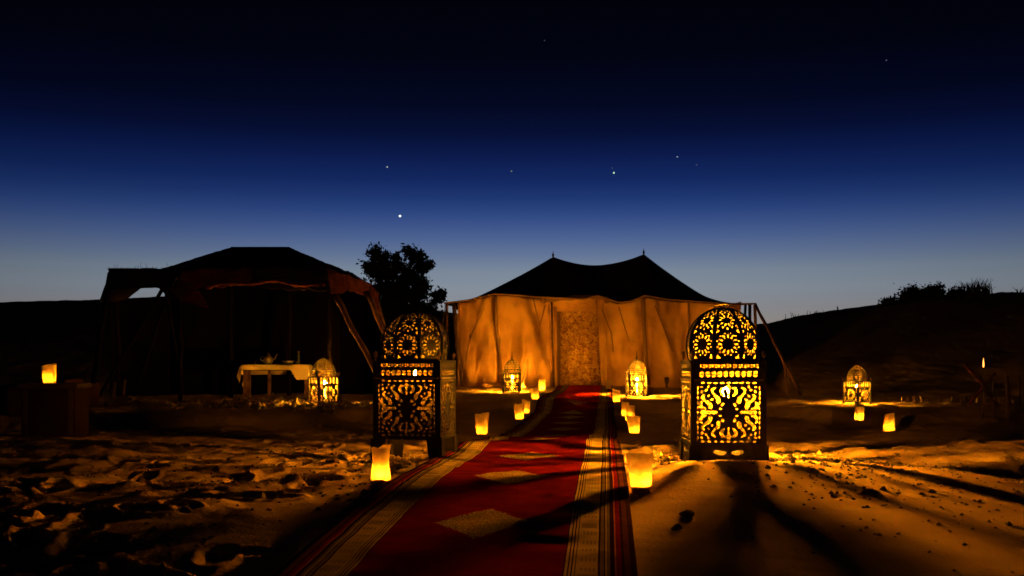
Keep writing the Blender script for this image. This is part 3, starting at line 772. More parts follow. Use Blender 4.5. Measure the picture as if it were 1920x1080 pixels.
for i, (a, b) in enumerate(((858, 930), (930, 1031))): wall(pxx(a), pxx(b), TY0, TY0, 'wall_panel', .16, 50+i*7)
for i, (a, b) in enumerate(((1131, 1207), (1207, 1292), (1292, 1388))): wall(pxx(a), pxx(b), TY0, TY0, 'wall_panel', .16, 80+i*7)
wall(TXL, TXL+.02, TY1, TY0, 'side_wall', .04, 11, dirn=(-1, 0))
wall(TXR, TXR-.02, TY0, TY1, 'side_wall', .04, 12, dirn=(1, 0))
wall(TXR, TXL, TY1, TY1, 'back_wall', .04, 13, dirn=(0, 1))
# seams, leaning as they fall
def band(p0, p1, w, mt, nm, d=TY0-.07, thick=.012, curve=.0, n=14):
    pts = np.zeros((n, 2, 3))
    for i in range(n):
        f = i/(n-1); px = p0[0]+(p1[0]-p0[0])*f + curve*math.sin(f*math.pi); py = p0[1]+(p1[1]-p0[1])*f
        a = P(px, py, d); ww = w[0]+(w[1]-w[0])*f
        pts[i, 0] = (a.x-ww/2, a.y, a.z); pts[i, 1] = (a.x+ww/2, a.y, a.z)
    return grid(nm, tl(pts)[::-1], M[mt], tent, thick=thick)
band((929, 553), (944, 722), (.07, .05), 'canvas_trim', 'seam_band', TY0-.17, curve=-3)
band((1205, 556), (1217, 722), (.10, .06), 'canvas_trim', 'seam_band', TY0-.17, curve=-2)
band((1291, 566), (1298, 722), (.045, .04), 'canvas_trim', 'seam_band', TY0-.17, curve=-2)
# door: straw mat hanging in a recessed frame, fabric edges, posts, lintel roll
dz0 = zg
def vgrid(px0, px1, py0, py1, d, amp, seed, mt, nm, nx=30, nz=50, th=.01, sl=0):
    f = np.linspace(0, 1, nx); g = np.linspace(0, 1, nz); Fg, Gg = np.meshgrid(f, g)
    px = px0+(px1-px0)*Fg + sl*Gg; py = py1+(py0-py1)*Gg
    x = (px-CX)/F*d; z = CH+(HZ-py)/F*d; y = d + amp*vnoise(x*2.2, z*.8, .25, seed) + amp*.4*vnoise(x*3, z*3, .1, seed+1)
    return grid(nm, tl(np.stack([x, y, z], 2)), M[mt], tent, thick=th)
vgrid(1050, 1126, 578, 722, TY0+.22, .05, 31, 'straw', 'door_mat')
vgrid(1031, 1134, 558, 584, TY0-.03, .05, 33, 'canvas', 'door_valance', th=.01)
vgrid(1032, 1040, 560, 724, TY0-.02, .05, 35, 'canvas', 'door_curtain', nx=8)
vgrid(1044, 1051, 580, 722, TY0+.12, .03, 36, 'canvas_trim', 'door_frame', nx=6)
vgrid(1127, 1140, 560, 724, TY0-.05, .07, 37, 'canvas', 'door_curtain', nx=12, sl=-8)
band((1121, 560), (1131, 724), (.10, .05), 'canvas_trim', 'door_flap', TY0-.02, curve=2)
MB().tube([tl(P(1041.5, 575, TY0-.06)), tl(P(1042, 650, TY0-.07)), tl(P(1042.5, 725, TY0-.06))], .030, 10).build('door_post', M['canvas'], tent)
MB().tube([tl(P(1034, 560, TY0-.12)), tl(P(1036, 650, TY0-.13)), tl(P(1038, 727, TY0-.12))], .022, 8).build('door_post', M['wood'], tent)
roll = MB().tube([tl(P(p, 559+3*math.sin(p*.05), TY0-.14)) for p in range(1022, 1142, 6)], [.04+.012*math.sin(p*.9) for p in range(1022, 1142, 6)], 8, .1); roll.build('rolled_awning', M['canvas_trim'], tent)
for p in (1019, 1137): MB().lathe([(.03, -.08), (.06, -.04), (.065, .0), (.05, .05), (.02, .08)], 8, tl(P(p, 562, TY0-.15))).build('tie_knot', M['canvas_trim'], tent)
# poles and guy lines
def pole(a, b, r=.03, nm='pole', mt='wood', par=tent, f=None, wob=.08, n=6):
    f = f or tl; a = Vector(a); b = Vector(b)
    pts = [a.lerp(b, i/n) for i in range(n+1)]
    for i in range(1, n): pts[i] += Vector((random.uniform(-1, 1), random.uniform(-1, 1), 0))*r*.35
    return MB().tube([f(p) for p in pts], [r*(1-.15*i/n) for i in range(n+1)], 7, wob).build(nm, M[mt], par)
def gpt(px, py):
    p = G(px, py); return Vector((p.x, p.y, p.z-.03))
def drop(px, d):
    x = (px-CX)/F*d; return Vector((x, d, gz(x, d)-.03))
pole(P(1415, 572, 21.3), drop(1421, 21.3), .035)
pole(P(1406, 570, 22.2), drop(1405, 22.2), .038, mt='dark_wood')
pole(P(1398, 571, 24.5), drop(1394, 24.5), .035, mt='dark_wood')
pole(P(1416, 570, 21.25), gpt(1503, 742), .030, 'guy_pole')
pole(P(1416, 571, 21.35), P(1468, 676, 18.8), .022, 'guy_pole')
pole(P(1468, 676, 18.8), gpt(1480, 738), .022, 'guy_pole')
def ropeo(a, b, sag=.02, r=.008, nm='guy_rope', par=tent, f=None, mt='rope'):
    f = f or tl; a = Vector(a); b = Vector(b)
    MB().tube([f(a.lerp(b, t) + Vector((0, 0, -sag*4*t*(1-t)))) for t in np.linspace(0, 1, 10)], r, 5).build(nm, M[mt], par)
ropeo(P(1416, 570, 21.2), P(1437, 606, 20.3), 0, .01)
ropeo(P(1437, 606, 20.3), gpt(1506, 740), .04, .01)
pole(P(851, 571, 21.2), drop(866, 21.2), .045, mt='dark_wood')
pole(P(838, 570, 21.6), drop(838, 21.9), .028)
ropeo(P(836, 568, 21.2), gpt(806, 742), .05, .01)
for a, b, s in (((906, 580), (882, 630), .03), ((882, 630), (866, 706), .01), ((1022, 572), (1008, 622), .05), ((1000, 560), (1012, 610), .04),
                ((1129, 580), (1147, 626), .03), ((1160, 575), (1180, 640), .03), ((1228, 572), (1262, 660), .05), ((1147, 626), (1150, 660), .0)):
    ropeo(P(a[0], a[1], TY0-.26), P(b[0], b[1], TY0-.30), s*.5, .012, 'tie_rope', mt='canvas_trim')
MB().lathe([(.01, -.04), (.03, -.01), (.03, .02), (.01, .05)], 6, tl(P(882, 631, TY0-.24))).build('tie_knot', M['canvas_trim'], tent)
ropeo(P(990, 672, TY0-.2), gpt(975, 728), .02, .01, 'tie_rope')

# ------------------------------------------------------------------ left canopy tent
can = empty('berber_tent', (-4, 15.5, gz(-4, 15.5)), 0, 'open dark canopy tent with ragged flaps and hipped roof, on the left', 'tent')
cb = Vector(can.location)
def cl(a): return a - np.array(cb)[None, None, :] if isinstance(a, np.ndarray) else Vector(a)-cb
def patch(cor, nm, mt, amp=.02, seed=0, n=26, m_=26, th=.01, rag=0.0, ragside=1):
    """bilinear cloth between four corner points (bl, br, tr, tl)"""
    a, b, c, d = [np.array(Vector(q)) for q in cor]
    f = np.linspace(0, 1, n); g = np.linspace(0, 1, m_); Fg, Gg = np.meshgrid(f, g)
    Fg = Fg[..., None]; Gg = Gg[..., None]
    p = (a*(1-Fg)+b*Fg)*(1-Gg) + (d*(1-Fg)+c*Fg)*Gg
    nn = np.cross(b-a, d-a); nn /= np.linalg.norm(nn)
    L = np.linalg.norm(b-a)
    w = vnoise(Fg[..., 0]*L+seed, Gg[..., 0]*.8, .35, seed) + .5*vnoise(Fg[..., 0]*L, Gg[..., 0]*2, .12, seed+3)
    p = p + nn*amp*w[..., None]
    if rag:
        r = np.abs(vnoise(Fg[..., 0]*L, Fg[..., 0]*0+seed, .13, seed+9))*2 + np.abs(vnoise(Fg[..., 0]*L, Fg[..., 0]*0, .5, seed+10))
        wgt = (1-Gg[..., 0]) if ragside == 1 else Gg[..., 0]
        p = p + (a-d if ragside == 1 else d-a)/np.linalg.norm(a-d)*(rag*r*wgt**3)[..., None]
    return grid(nm, cl(p), M[mt], can, thick=th)
rl = P(433, 465, 16.4); rr_ = P(542, 465, 16.4)
fl = P(340, 512, 14.3); frt = P(613, 503, 14.3)
bl_ = P(300, 505, 18.2); br_ = P(640, 505, 18.2)
patch([fl, frt, rr_, rl], 'roof_slope', 'dark_cloth', .02, 1)
MB().tube([cl(rl), cl(rr_)], .02, 8).build('ridge_pole', M['back'], can)
patch([drop(638, 17.9), drop(716, 17.4), P(712, 540, 17.4), P(640, 505, 17.9)], 'shade_sheet', 'back', .06, 23)  # added dark sheet in place of the darkness under the flap
patch([br_, bl_, rl, rr_], 'roof_slope', 'dark_cloth', .03, 2)
patch([bl_, fl, rl, rl + Vector((.01, 0, 0))], 'roof_slope', 'dark_cloth', .03, 3)
patch([frt, br_, rr_, rr_ + Vector((.01, 0, 0))], 'roof_slope', 'dark_cloth', .03, 4)
# flat side awning on the left with ragged top
al = P(204, 508, 14.6); ar = P(350, 508, 14.6); al2 = P(204, 506, 17.2); ar2 = P(350, 506, 17.2)
patch([al, ar, ar2, al2], 'awning', 'dark_cloth', .05, 6, rag=.04)
patch([P(196, 541, 14.4), P(322, 538, 14.4), P(345, 507, 14.6), P(203, 507, 14.6)], 'awning_valance', 'dark_cloth', .05, 7, rag=.03)
patch([P(186, 564, 14.6), P(238, 560, 14.9), P(278, 530, 14.8), P(199, 528, 14.8)], 'awning_valance', 'dark_cloth', .05, 8, rag=.05)
for k in range(26):   # sprigs of brushwood sticking out of the top
    pass
bw = MB()
for k in range(90):
    a = P(random.uniform(203, 350), 508, random.uniform(14.6, 16)); hgt = random.uniform(.02, .07)*(2.0 if random.random() < .12 else 1)
    bw.tube([cl(a), cl(a + Vector((random.uniform(-.05, .05), 0, hgt)))], [.004, .002], 3)
b_ = bw.build('thatch_ends', M['dark_wood'], can); b_['kind'] = 'stuff'
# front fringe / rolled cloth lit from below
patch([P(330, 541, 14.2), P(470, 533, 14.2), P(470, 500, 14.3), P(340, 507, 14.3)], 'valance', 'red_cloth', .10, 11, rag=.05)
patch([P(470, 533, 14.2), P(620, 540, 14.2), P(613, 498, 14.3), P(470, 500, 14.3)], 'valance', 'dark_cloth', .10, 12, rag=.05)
fr_ = MB().tube([cl(P(px, 537-8*math.exp(-((px-500)/80)**2)+3*math.sin(px*.07), 14.12)) for px in range(385, 612, 8)], [.025+.01*math.sin(px*.31) for px in range(385, 612, 8)], 7, .2).build('rolled_edge', M['red_cloth'], can)
patch([P(340, 566, 14.1), P(391, 579, 14.1), P(372, 544, 14.2), P(318, 540, 14.2)], 'hanging_flap', 'red_cloth', .07, 13)
patch([P(318, 560, 14.15), P(341, 566, 14.1), P(335, 541, 14.2), P(298, 540, 14.2)], 'hanging_flap', 'dark_cloth', .03, 14)
# right side flap
B1 = P(612, 501, 14.3); B2 = P(650, 514, 14.9); B3 = P(690, 531, 15.6); B4 = P(709, 549, 15.6)
patch([P(622, 548, 14.2), P(655, 541, 14.8), B2, B1], 'side_flap', 'red_cloth', .07, 15, rag=.05)
patch([P(655, 541, 14.8), P(696, 556, 15.5), B3, B2], 'side_flap', 'red_cloth', .07, 16, rag=.05)
patch([P(694, 560, 15.4), P(713, 590, 15.4), B4, B3], 'side_flap', 'red_cloth', .05, 17, rag=.03)
patch([frt, P(690, 531, 15.6), P(660, 512, 18), br_], 'awning', 'dark_cloth', .03, 18)
def cpole(a, b, r, mt='wood', nm='pole'): return pole(a, b, r, nm, mt, can, cl, .18, 9)
cpole(P(628, 545, 14.15), drop(703, 13.9), .045, 'wood', 'leaning_pole') if False else None
pa = P(630, 556, 14.1); pb = P(703, 694, 13.7)
dirv = (pb-pa); k = (pa.z - gz(pb.x, pb.y))/(-dirv.z)*1.0
cpole(pa, pa + dirv*min(k, 1.35), .042, 'wood', 'leaning_pole')
pa = P(688, 548, 15.4); pb = P(722, 628, 15.0); dirv = pb-pa
cpole(pa, pa + dirv*((pa.z-gz(pb.x, pb.y))/(-dirv.z)), .04, 'wood', 'leaning_pole')
pa = P(702, 548, 15.6); pb = P(722, 612, 15.5); dirv = pb-pa
cpole(pa, pa + dirv*((pa.z-gz(pb.x, pb.y))/(-dirv.z)), .025, 'wood', 'leaning_pole')
cpole(P(618, 520, 14.35), drop(619, 14.35), .035, 'back')
cpole(P(338, 515, 14.35), drop(338, 14.35), .04, 'back')
cpole(P(433, 466, 16.4), drop(433, 16.4), .045, 'back'); cpole(P(542, 466, 16.4), drop(542, 16.4), .045, 'back')
cpole(P(320, 540, 17.6), drop(250, 17.6), .04, 'back'); cpole(P(310, 538, 17.4), drop(345, 17.4), .035, 'back')
cpole(P(207, 512, 14.7), drop(168, 14.5), .045, 'back'); cpole(P(214, 510, 17), drop(225, 17), .04, 'back')
cpole(P(322, 512, 14.7), drop(180, 15.2), .03, 'back', 'brace')
# back cloths, the canopy's shade put into their near-black colour
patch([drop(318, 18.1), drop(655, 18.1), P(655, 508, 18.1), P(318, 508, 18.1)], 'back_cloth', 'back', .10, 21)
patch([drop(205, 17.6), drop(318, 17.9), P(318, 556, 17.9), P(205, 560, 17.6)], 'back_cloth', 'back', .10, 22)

# ------------------------------------------------------------------ table with cloth and things on it
tp = G(520, 743); tz = gz(tp.x, tp.y)
TH = P(520, 684, tp.y-.3).z - tz; KS = 1.32
table = empty('low_table', (tp.x, tp.y, tz), math.radians(8), 'low wooden table under a pale cloth beside the round-domed lantern', 'table')
L_, Wd = 1.06, .62
MB().box((0, 0, TH-.018), (L_, Wd, .03)).build('table_top', M['dark_wood'], table, False)
for a in (-1, 1):
    MB().box((0, a*(Wd/2-.02), TH-.065), (L_-.06, .02, .06)).build('apron', M['dark_wood'], table, False)
    for b in (-1, 1): MB().box((a*(L_/2-.05), b*(Wd/2-.05), (TH-.034)/2-.01), (.055, .055, TH-.034+.02)).build('leg', M['wood'], table, False)
MB().box((-.1, -(Wd/2-.05), (TH-.034)/2-.01), (.05, .05, TH-.014)).build('leg', M['wood'], table, False)
# cloth draped: corners hang lowest
nx, ny = 46, 40
u = np.linspace(-1, 1, nx); vv = np.linspace(-1, 1, ny); U, V_ = np.meshgrid(u, vv)
ex = np.clip(np.abs(U)*.80-.53, 0, 9); ey = np.clip(np.abs(V_)*.58-.31, 0, 9)
xx = np.sign(U)*np.minimum(np.abs(U)*.80, .535+.16*ex); yy = np.sign(V_)*np.minimum(np.abs(V_)*.58, .315+.16*ey)
hang = np.maximum(ex, ey)*.62 + .45*np.minimum(ex, ey)*1.7
frontcut = np.where(V_ < 0, .50 + .95*sstep(.30, .42, U) + .35*sstep(.75, .95, -U), 1)
zz = TH + .004 - hang*frontcut
fx_ = .02*np.sin(U*14+V_*3)*sstep(0, .1, ey) + .01*vnoise(U*3, V_*3, .4, 61); fy_ = .02*np.sin(V_*12)*sstep(0, .1, ex)
cloth = grid('tablecloth', np.stack([xx+fy_, yy-fx_, zz+.003*vnoise(U, V_, .2, 60)], 2), M['linen'], None, thick=.003)
cloth.location = (tp.x, tp.y, tz); cloth.rotation_euler = (0, 0, math.radians(8))
tag(cloth, 'pale cloth draped over the low table, its corners hanging down', 'tablecloth')
def on_table(px, dx=0): return Vector(((px-CX)/F*(tp.y+dx), tp.y+dx, tz+TH+.005))
t = empty('teapot', on_table(503, -.05), 0, 'slender tall-lidded teapot on the left half of the table', 'teapot'); t.scale = (1.35,)*3
MB().lathe([(.035, 0), (.04, .01), (.055, .03), (.058, .055), (.045, .085), (.026, .10), (.028, .108), (.018, .125), (.006, .135), (.01, .145), (.002, .155)], 18).build('pot', M['steel'], t)
MB().tube([(.05, 0, .05), (.085, 0, .075), (.095, 0, .11), (.11, 0, .125)], [.012, .009, .007, .006], 8).build('spout', M['steel'], t)
MB().tube([(-.045, 0, .09), (-.09, 0, .095), (-.095, 0, .06), (-.05, 0, .03)], .006, 8).build('handle', M['steel'], t)
t = empty('bowl', on_table(540, .05), 0, 'dark shallow bowl in the middle of the table', 'bowl'); t.scale = (1.35,)*3
MB().lathe([(.03, 0), (.05, .01), (.075, .045), (.07, .045), (.045, .015), (.002, .012)], 18).build('bowl_body', M['steel'], t)
t = empty('bottle', on_table(560, -.02), 0, 'slim bottle with round stopper at the right end of the table', 'bottle'); t.scale = (1.35,)*3
MB().lathe([(.014, 0), (.016, .01), (.016, .10), (.010, .115), (.009, .135)], 14).build('bottle_body', M['glassy'], t)
MB().lathe([(.008, .135), (.014, .142), (.015, .152), (.006, .162)], 12).build('stopper', M['brass'], t)
t = empty('tumbler', on_table(556, .08), 0, 'small glass tumbler beside the slim bottle', 'glass')
MB().lathe([(.018, 0), (.020, .004), (.024, .06), (.022, .06), (.018, .006), (.001, .005)], 14).build('glass_body', M['glassy'], t)
t = empty('tumbler', on_table(478, .0), 0, 'small glass tumbler at the left end of the table', 'glass')
MB().lathe([(.018, 0), (.020, .004), (.024, .06), (.022, .06), (.018, .006), (.001, .005)], 14).build('glass_body', M['glassy'], t)

# ------------------------------------------------------------------ left dark seating
def box_obj(nm, corners_c, size, rz, mt, par, bevel=.02):
    mb = MB().box(corners_c, size, Matrix.Rotation(rz, 3, 'Z')); o = mb.build(nm, M[mt], par, False)
    bm = o.modifiers.new('b', 'BEVEL'); bm.width = bevel; bm.segments = 3
    return o
q = P(100, 725, 9.0); g0 = gz(q.x, q.y); th = CH + (HZ-719)/F*9.0 - g0
t = empty('chest', (q.x, q.y, g0), .1, 'dark low wooden chest with a candle bag standing on its lid, far left', 'chest')
box_obj('lid', (.02, 0, th-.02), (.50, .42, .04), 0, 'dark_wood', t, .008)
box_obj('chest_body', (.02, 0, (th-.04)/2-.015), (.46, .38, th-.01), 0, 'maroon', t, .01)
for xx_ in (-.17, .21): box_obj('corner_batten', (xx_, -.192, (th-.04)/2-.012), (.04, .012, th-.03), 0, 'dark_wood', t, .003)
bag(93, 718, 684, 27, 'candle bag standing on the lid of the chest at the far left', 'plain', 15, base=(P(93, 700, 9.0).x, 9.0, g0+th+.001), sand=.010, yaw=.3)
# padded bench receding
a = G(112, 787); b = G(186, 757); mid = (a+b)/2; rz = math.atan2(b.y-a.y, b.x-a.x); Ln = (b-a).length
t = empty('bench', (mid.x-.3, mid.y, gz(mid.x, mid.y)-.03), rz, 'long low bench draped in rust cloth behind the far left chest', 'bench')
box_obj('seat', (0, .0, .17), (Ln, .6, .32), 0, 'maroon', t, .05)
box_obj('cushion', (-.1, .02, .36), (Ln*.45, .5, .08), 0, 'maroon', t, .035)
box_obj('plinth', (0, 0, .005), (Ln*.92, .5, .05), 0, 'dark_wood', t, .01)
for px, py, h, w_, lb in ((212, 748, .27, .07, 'short leaning wooden stump, left of two beyond the bench'), (231, 747, .30, .05, 'short slim wooden stump, right of two beyond the bench')):
    p = G(px, py); o = MB().tube([(0, 0, -.03), (.01, 0, h*.5), (.03, 0, h)], [w_*.6, w_*.5, w_*.45], 9, .12).build('post', M['wood']); o.location = p
    tag(o, lb, 'post', 'short posts on the left')
p = G(12, 768)
t = empty('pouf', p, 0, 'round dark pouf cut by the left picture edge', 'pouf')
MB().lathe([(.14, 0), (.19, .05), (.20, .14), (.19, .24), (.13, .29), (.01, .30)], 24).build('pouf_cover', M['maroon'], t)
MB().lathe([(.203, .135), (.206, .14), (.206, .15), (.203, .155)], 24, caps=False).build('piping', M['dark_cloth'], t)

# ------------------------------------------------------------------ right side: pegs, folding stand, torch, posts
pegs = [(1691, .07), (1700, .065), (1713, .08), (1727, .085), (1743, .06), (1765, .055), (1783, .075), (1803, .05), (1810, .055), (1831, .07), (1851, .06), (1875, .055), (1899, .05)]
for i, (px, h) in enumerate(pegs):
    p = G(px, 753+i*.25); o = MB().box((0, 0, h/2-.01), (random.uniform(.022, .035), .02, h+.02), None, .8).build('peg', M['linen'] if i % 3 == 0 else M['wood'], None, False)
    o.location = p; o.rotation_euler = (random.uniform(-.15, .15), random.uniform(-.2, .2), random.uniform(0, 3))
    tag(o, 'short pale wooden peg in the row edging the sand at right', 'peg', 'row of pegs edging the sand')
g1 = G(1815, 760); sb = Vector((P(1843, 700, g1.y).x, g1.y, g1.z))
t = empty('folding_stand', sb, 0, 'reddish crossed folding stand at the far right, behind the torch', 'stand')
sp = lambda px, py, dd: P(px, py, sb.y+dd)-sb
for dd in (0, .32):
    MB().tube([sp(1810, 684, dd), sp(1845, 722, dd), sp(1868, 760, dd)], [.016, .02, .016], 6).build('leg', M['red_cloth'], t)
    MB().tube([sp(1866, 700, dd+.025), sp(1846, 722, dd+.025), sp(1815, 760, dd+.025)], [.015, .019, .018], 6).build('leg', M['red_cloth'], t)
for px, py in ((1810, 684), (1866, 700)): MB().tube([sp(px, py, -.02), sp(px, py, .36)], .014, 6).build('rail', M['red_cloth'], t)
g2 = G(1844, 786)
t = empty('torch', g2, 0, 'thin standing torch with a slim orange flame at the far right', 'torch')
hp = P(1844, 689, g2.y).z - g2.z
MB().tube([(0, 0, -.03), (.004, 0, hp*.5), (0, 0, hp-.01)], [.009, .008, .008], 8).build('pole', M['dark_wood'], t)
MB().lathe([(.006, hp-.03), (.014, hp-.015), (.016, hp), (.008, hp-.002)], 10).build('fuel_cup', M['iron'], t)
MB().lathe([(.004, 0), (.009, .015), (.009, .045), (.006, .08), (.001, .115)], 8, (0, 0, hp)).build('flame', M['flame_torch'], t)
for px, py, top, r, lb in ((1889, 789, 704, .022, 'thick upright wooden post at the far right'), (1863, 783, 704, .006, 'thin metal rod standing between torch and thick post'), (1912, 768, 703, .010, 'slim post beside the right picture edge')):
    p = G(px, py); hh = P(px, top, p.y).z-p.z
    o = MB().tube([(0, 0, -.03), (random.uniform(-.01, .01), 0, hh*.5), (-.01, 0, hh)], r, 8, .06).build('post', M['wood']); o.location = p
    tag(o, lb, 'post')
# two props at the tent foot
p = G(1250, 727); o = MB().lathe([(.03, 0), (.02, .05), (.045, .12), (.05, .2), (.03, .22)], 10).build('jar', M['dark_wood']); o.location = p
tag(o, 'small dark jar at the foot of the tent wall, right side', 'jar')
for px, w_, lb in ((922, .42, 'pale bundle lying at the tent foot, left of the small lantern'), (1272, .34, 'low bundle at the tent foot, right of the dark jar')):
    p = G(px, 727); o = MB().box((0, 0, .05), (w_, .16, .12), Matrix.Rotation(.1, 3, 'Z')).build('bundle', M['canvas'], None, False); o.location = p
    bv = o.modifiers.new('b', 'BEVEL'); bv.width = .045; bv.segments = 3
    tag(o, lb, 'bundle')

# ------------------------------------------------------------------ stones and clods
def rockmesh(seed, s):
    r = random.Random(seed); import bmesh
    bm = bmesh.new(); bmesh.ops.create_icosphere(bm, subdivisions=2, radius=1)
    o3 = [r.uniform(.6, 1.1) for _ in range(3)]; 
    for v in bm.verts:
        k = 1+.28*math.sin(v.co.x*3+seed)+.2*math.sin(v.co.y*4.3+seed*2)+.15*math.sin(v.co.z*5+seed)
        v.co = Vector((v.co.x*o3[0]*k, v.co.y*o3[1]*k, v.co.z*.6*k))*s
    me = bpy.data.meshes.new('stone'); bm.to_mesh(me); bm.free(); me.materials.append(M['stone']); return me
rm = [rockmesh(k, 1) for k in range(4)]
marks = [(1287, 969, 13, 'dark stone on the smooth sand right of the nearest rug'), (1450, 917, 6, 'small dark stone on the lit sand right of the smooth mound'),
         (1268, 994, 10, 'flat dark stone below the bigger stone right of the rug'), (345, 962, 14, 'dark clod on the footprinted sand at lower left'),
         (618, 866, 7, 'dark clod on the sand left of the tall left lantern'), (490, 935, 12, 'low clod among the footprints at lower left'),
         (1630, 925, 9, 'dark clod on the sand below the lone candle bags'), (1655, 921, 8, 'smaller clod touching the shaded sand at lower right')]
for i, (px, py, s, lb) in enumerate(marks):
    p = G(px, py); o = link('stone', rm[i % 4]); o.location = p + Vector((0, 0, .2*s/F*p.y)); o.scale = (s/F*p.y,)*3; o.rotation_euler = (0, 0, i*1.3)
    tag(o, lb, 'stone')
def scatter(n, region, smin, smax, name, label, seed, mt):
    r = random.Random(seed); mb = MB()
    base = [v.co.copy() for v in rm[seed % 4].vertices]; fc = [tuple(f.vertices) for f in rm[seed % 4].polygons]
    import bmesh
    oct_v = [Vector(v) for v in ((1, 0, 0), (-1, 0, 0), (0, 1, 0), (0, -1, 0), (0, 0, .7), (0, 0, -.7))]
    oct_f = [(0, 2, 4), (2, 1, 4), (1, 3, 4), (3, 0, 4), (2, 0, 5), (1, 2, 5), (3, 1, 5), (0, 3, 5)]
    xs = []; ys = []
    for _ in range(n):
        cx, cyy, sx, sy = r.choice(region); px = r.gauss(cx, sx); d = max(2.4, r.gauss(cyy, sy)); x = (px-CX)/F*d
        if abs(x-rug_x(d)) < .62: continue
        xs.append(x); ys.append(d)
    zs = ground_arr(np.array(xs), np.array(ys))
    for x, y, z in zip(xs, ys, zs):
        s = r.uniform(smin, smax)*(2 if r.random() < .06 else 1); rot = Matrix.Rotation(r.uniform(0, 6), 3, 'Z'); k = [r.uniform(.6, 1.3) for _ in range(6)]
        mb.add([Vector((x, y, z+s*.2)) + rot @ (v*s*q) for v, q in zip(oct_v, k)], oct_f)
    o = mb.build(name, M[mt], None, False); tag(o, label, None, None, 'stuff')
scatter(1500, [(1560, 5.4, 110, .5), (1650, 5.0, 120, .6), (1450, 6.2, 60, .25), (1230, 6.3, 40, .3), (1800, 5.5, 160, 1)], .004, .012, 'gravel', 'dark pebbles and dung scattered over the sand right of the rug', 3, 'stone')
scatter(700, [(420, 5.6, 160, .8), (600, 6.3, 90, .5), (250, 4.6, 160, .7), (650, 5.0, 60, .5)], .004, .014, 'gravel', 'dark pebbles scattered over the trodden sand left of the rug', 4, 'stone')
scatter(700, [(500, 14.6, 60, .9), (480, 13.6, 60, .5), (640, 13.5, 60, .4), (350, 13.5, 120, .6)], .012, .05, 'rubble', 'loose stones and rubbish lying round the low table', 5, 'stone')
scatter(900, [(1360, 6.05, 60, .12), (1450, 6.3, 45, .25), (1250, 6.3, 30, .2), (790, 6.3, 70, .25)], .006, .02, 'gravel', 'lumpy grit round the feet of the tall lanterns', 6, 'sand')
# ------------------------------------------------------------------ vegetation
def leaves(clumps, n, size, mt='leaf', seed=1):
    r = np.random.default_rng(seed); V = []; Fc = []
    for (c, rad) in clumps:
        k = int(n*(rad[0]**1.6)); p = r.normal(size=(k, 3)); p /= np.linalg.norm(p, axis=1, keepdims=True); p *= np.abs(r.normal(0, .62, (k, 1)))**.8*1.05
        p = p*np.array(rad) + np.array(c)
        a = r.normal(size=(k, 3)); a /= np.linalg.norm(a, axis=1, keepdims=True); b = np.cross(a, r.normal(size=(k, 3))); b /= np.linalg.norm(b, axis=1, keepdims=True)
        s = size*(.6+.8*r.random((k, 1)))
        for q in (p-a*s, p+b*s*.45, p+a*s, p-b*s*.45): V.append(q[:, None])
        Fc.append(k)
    verts = []; faces = []; i = 0; off = 0
    for k in Fc:
        q = np.concatenate(V[i*4:i*4+4], 1).reshape(-1, 3); verts.append(q); faces.append(np.arange(off, off+4*k).reshape(-1, 4)); off += 4*k; i += 1
    return np.concatenate(verts), np.concatenate(faces)
def foliage(name, clumps, n, size, parent, base, seed, mt='leaf'):
    v, f = leaves(clumps, n, size, seed=seed); me = bpy.data.meshes.new(name); me.from_pydata((v-np.array(base)).tolist(), [], f.tolist()); me.materials.append(M[mt])
    return link(name, me, parent)
td = 28.5; tbx = P(748, 650, td); tbase = Vector((tbx.x, td, gz(tbx.x, td)))
tree = empty('tree', tbase, 0, 'dark bushy tree standing between the two tents', 'tree')
cl_px = [(704, 476, 20), (716, 492, 24), (698, 508, 22), (690, 500, 12), (722, 515, 28), (745, 500, 20), (742, 482, 10), (764, 470, 15), (775, 482, 18), (788, 478, 12), (790, 500, 20), (800, 498, 12), (808, 497, 7), (765, 520, 34),
         (740, 545, 34), (712, 545, 26), (790, 540, 22), (775, 560, 30), (735, 575, 34), (700, 575, 26), (790, 580, 24), (765, 600, 36), (720, 610, 32), (796, 530, 10), (725, 480, 10)]
rr2 = random.Random(5); cls = []
for px, py, r in cl_px:
    c = P(px, py, td + rr2.uniform(-.5, .5)); s = r/F*td*.80; cls.append(((c.x, c.y, c.z), (s, s*1.2, s)))
foliage('crown', cls, 5600, .062, tree, tbase, 3)
MB().tube([(0, 0, -.1), (.05, 0, .7), (.0, .1, 1.3), (.1, .1, 2.0)], [.20, .15, .12, .07], 10, .1).build('trunk', M['bark'], tree)
for c, r in cls[::3]:
    e = Vector(c)-tbase; MB().tube([Vector((0, 0, 1.0)), Vector((e.x*.4, e.y*.4, 1.0+(e.z-1)*.55)), e], [.07, .045, .015], 6).build('limb', M['bark'], tree)
b2 = P(820, 650, 30); b2b = Vector((b2.x, 30, gz(b2.x, 30)))
tree2 = empty('tree', b2b, 0, 'small round-headed tree just left of the lit tent corner', 'tree')
cls2 = [((P(x, y, 30).x, 30+dy, P(x, y, 30).z), (r/F*30*.85,)*3) for x, y, r, dy in ((817, 553, 11, 0), (829, 549, 10, .1), (824, 560, 12, 0), (812, 566, 8, .1), (812, 590, 18, 0), (826, 600, 20, .1), (806, 577, 10, 0))]
foliage('crown', cls2, 5200, .06, tree2, b2b, 4)
MB().tube([(0, 0, -.1), (.03, 0, .8), (0, 0, 1.7)], [.09, .07, .04], 8, .1).build('trunk', M['bark'], tree2)
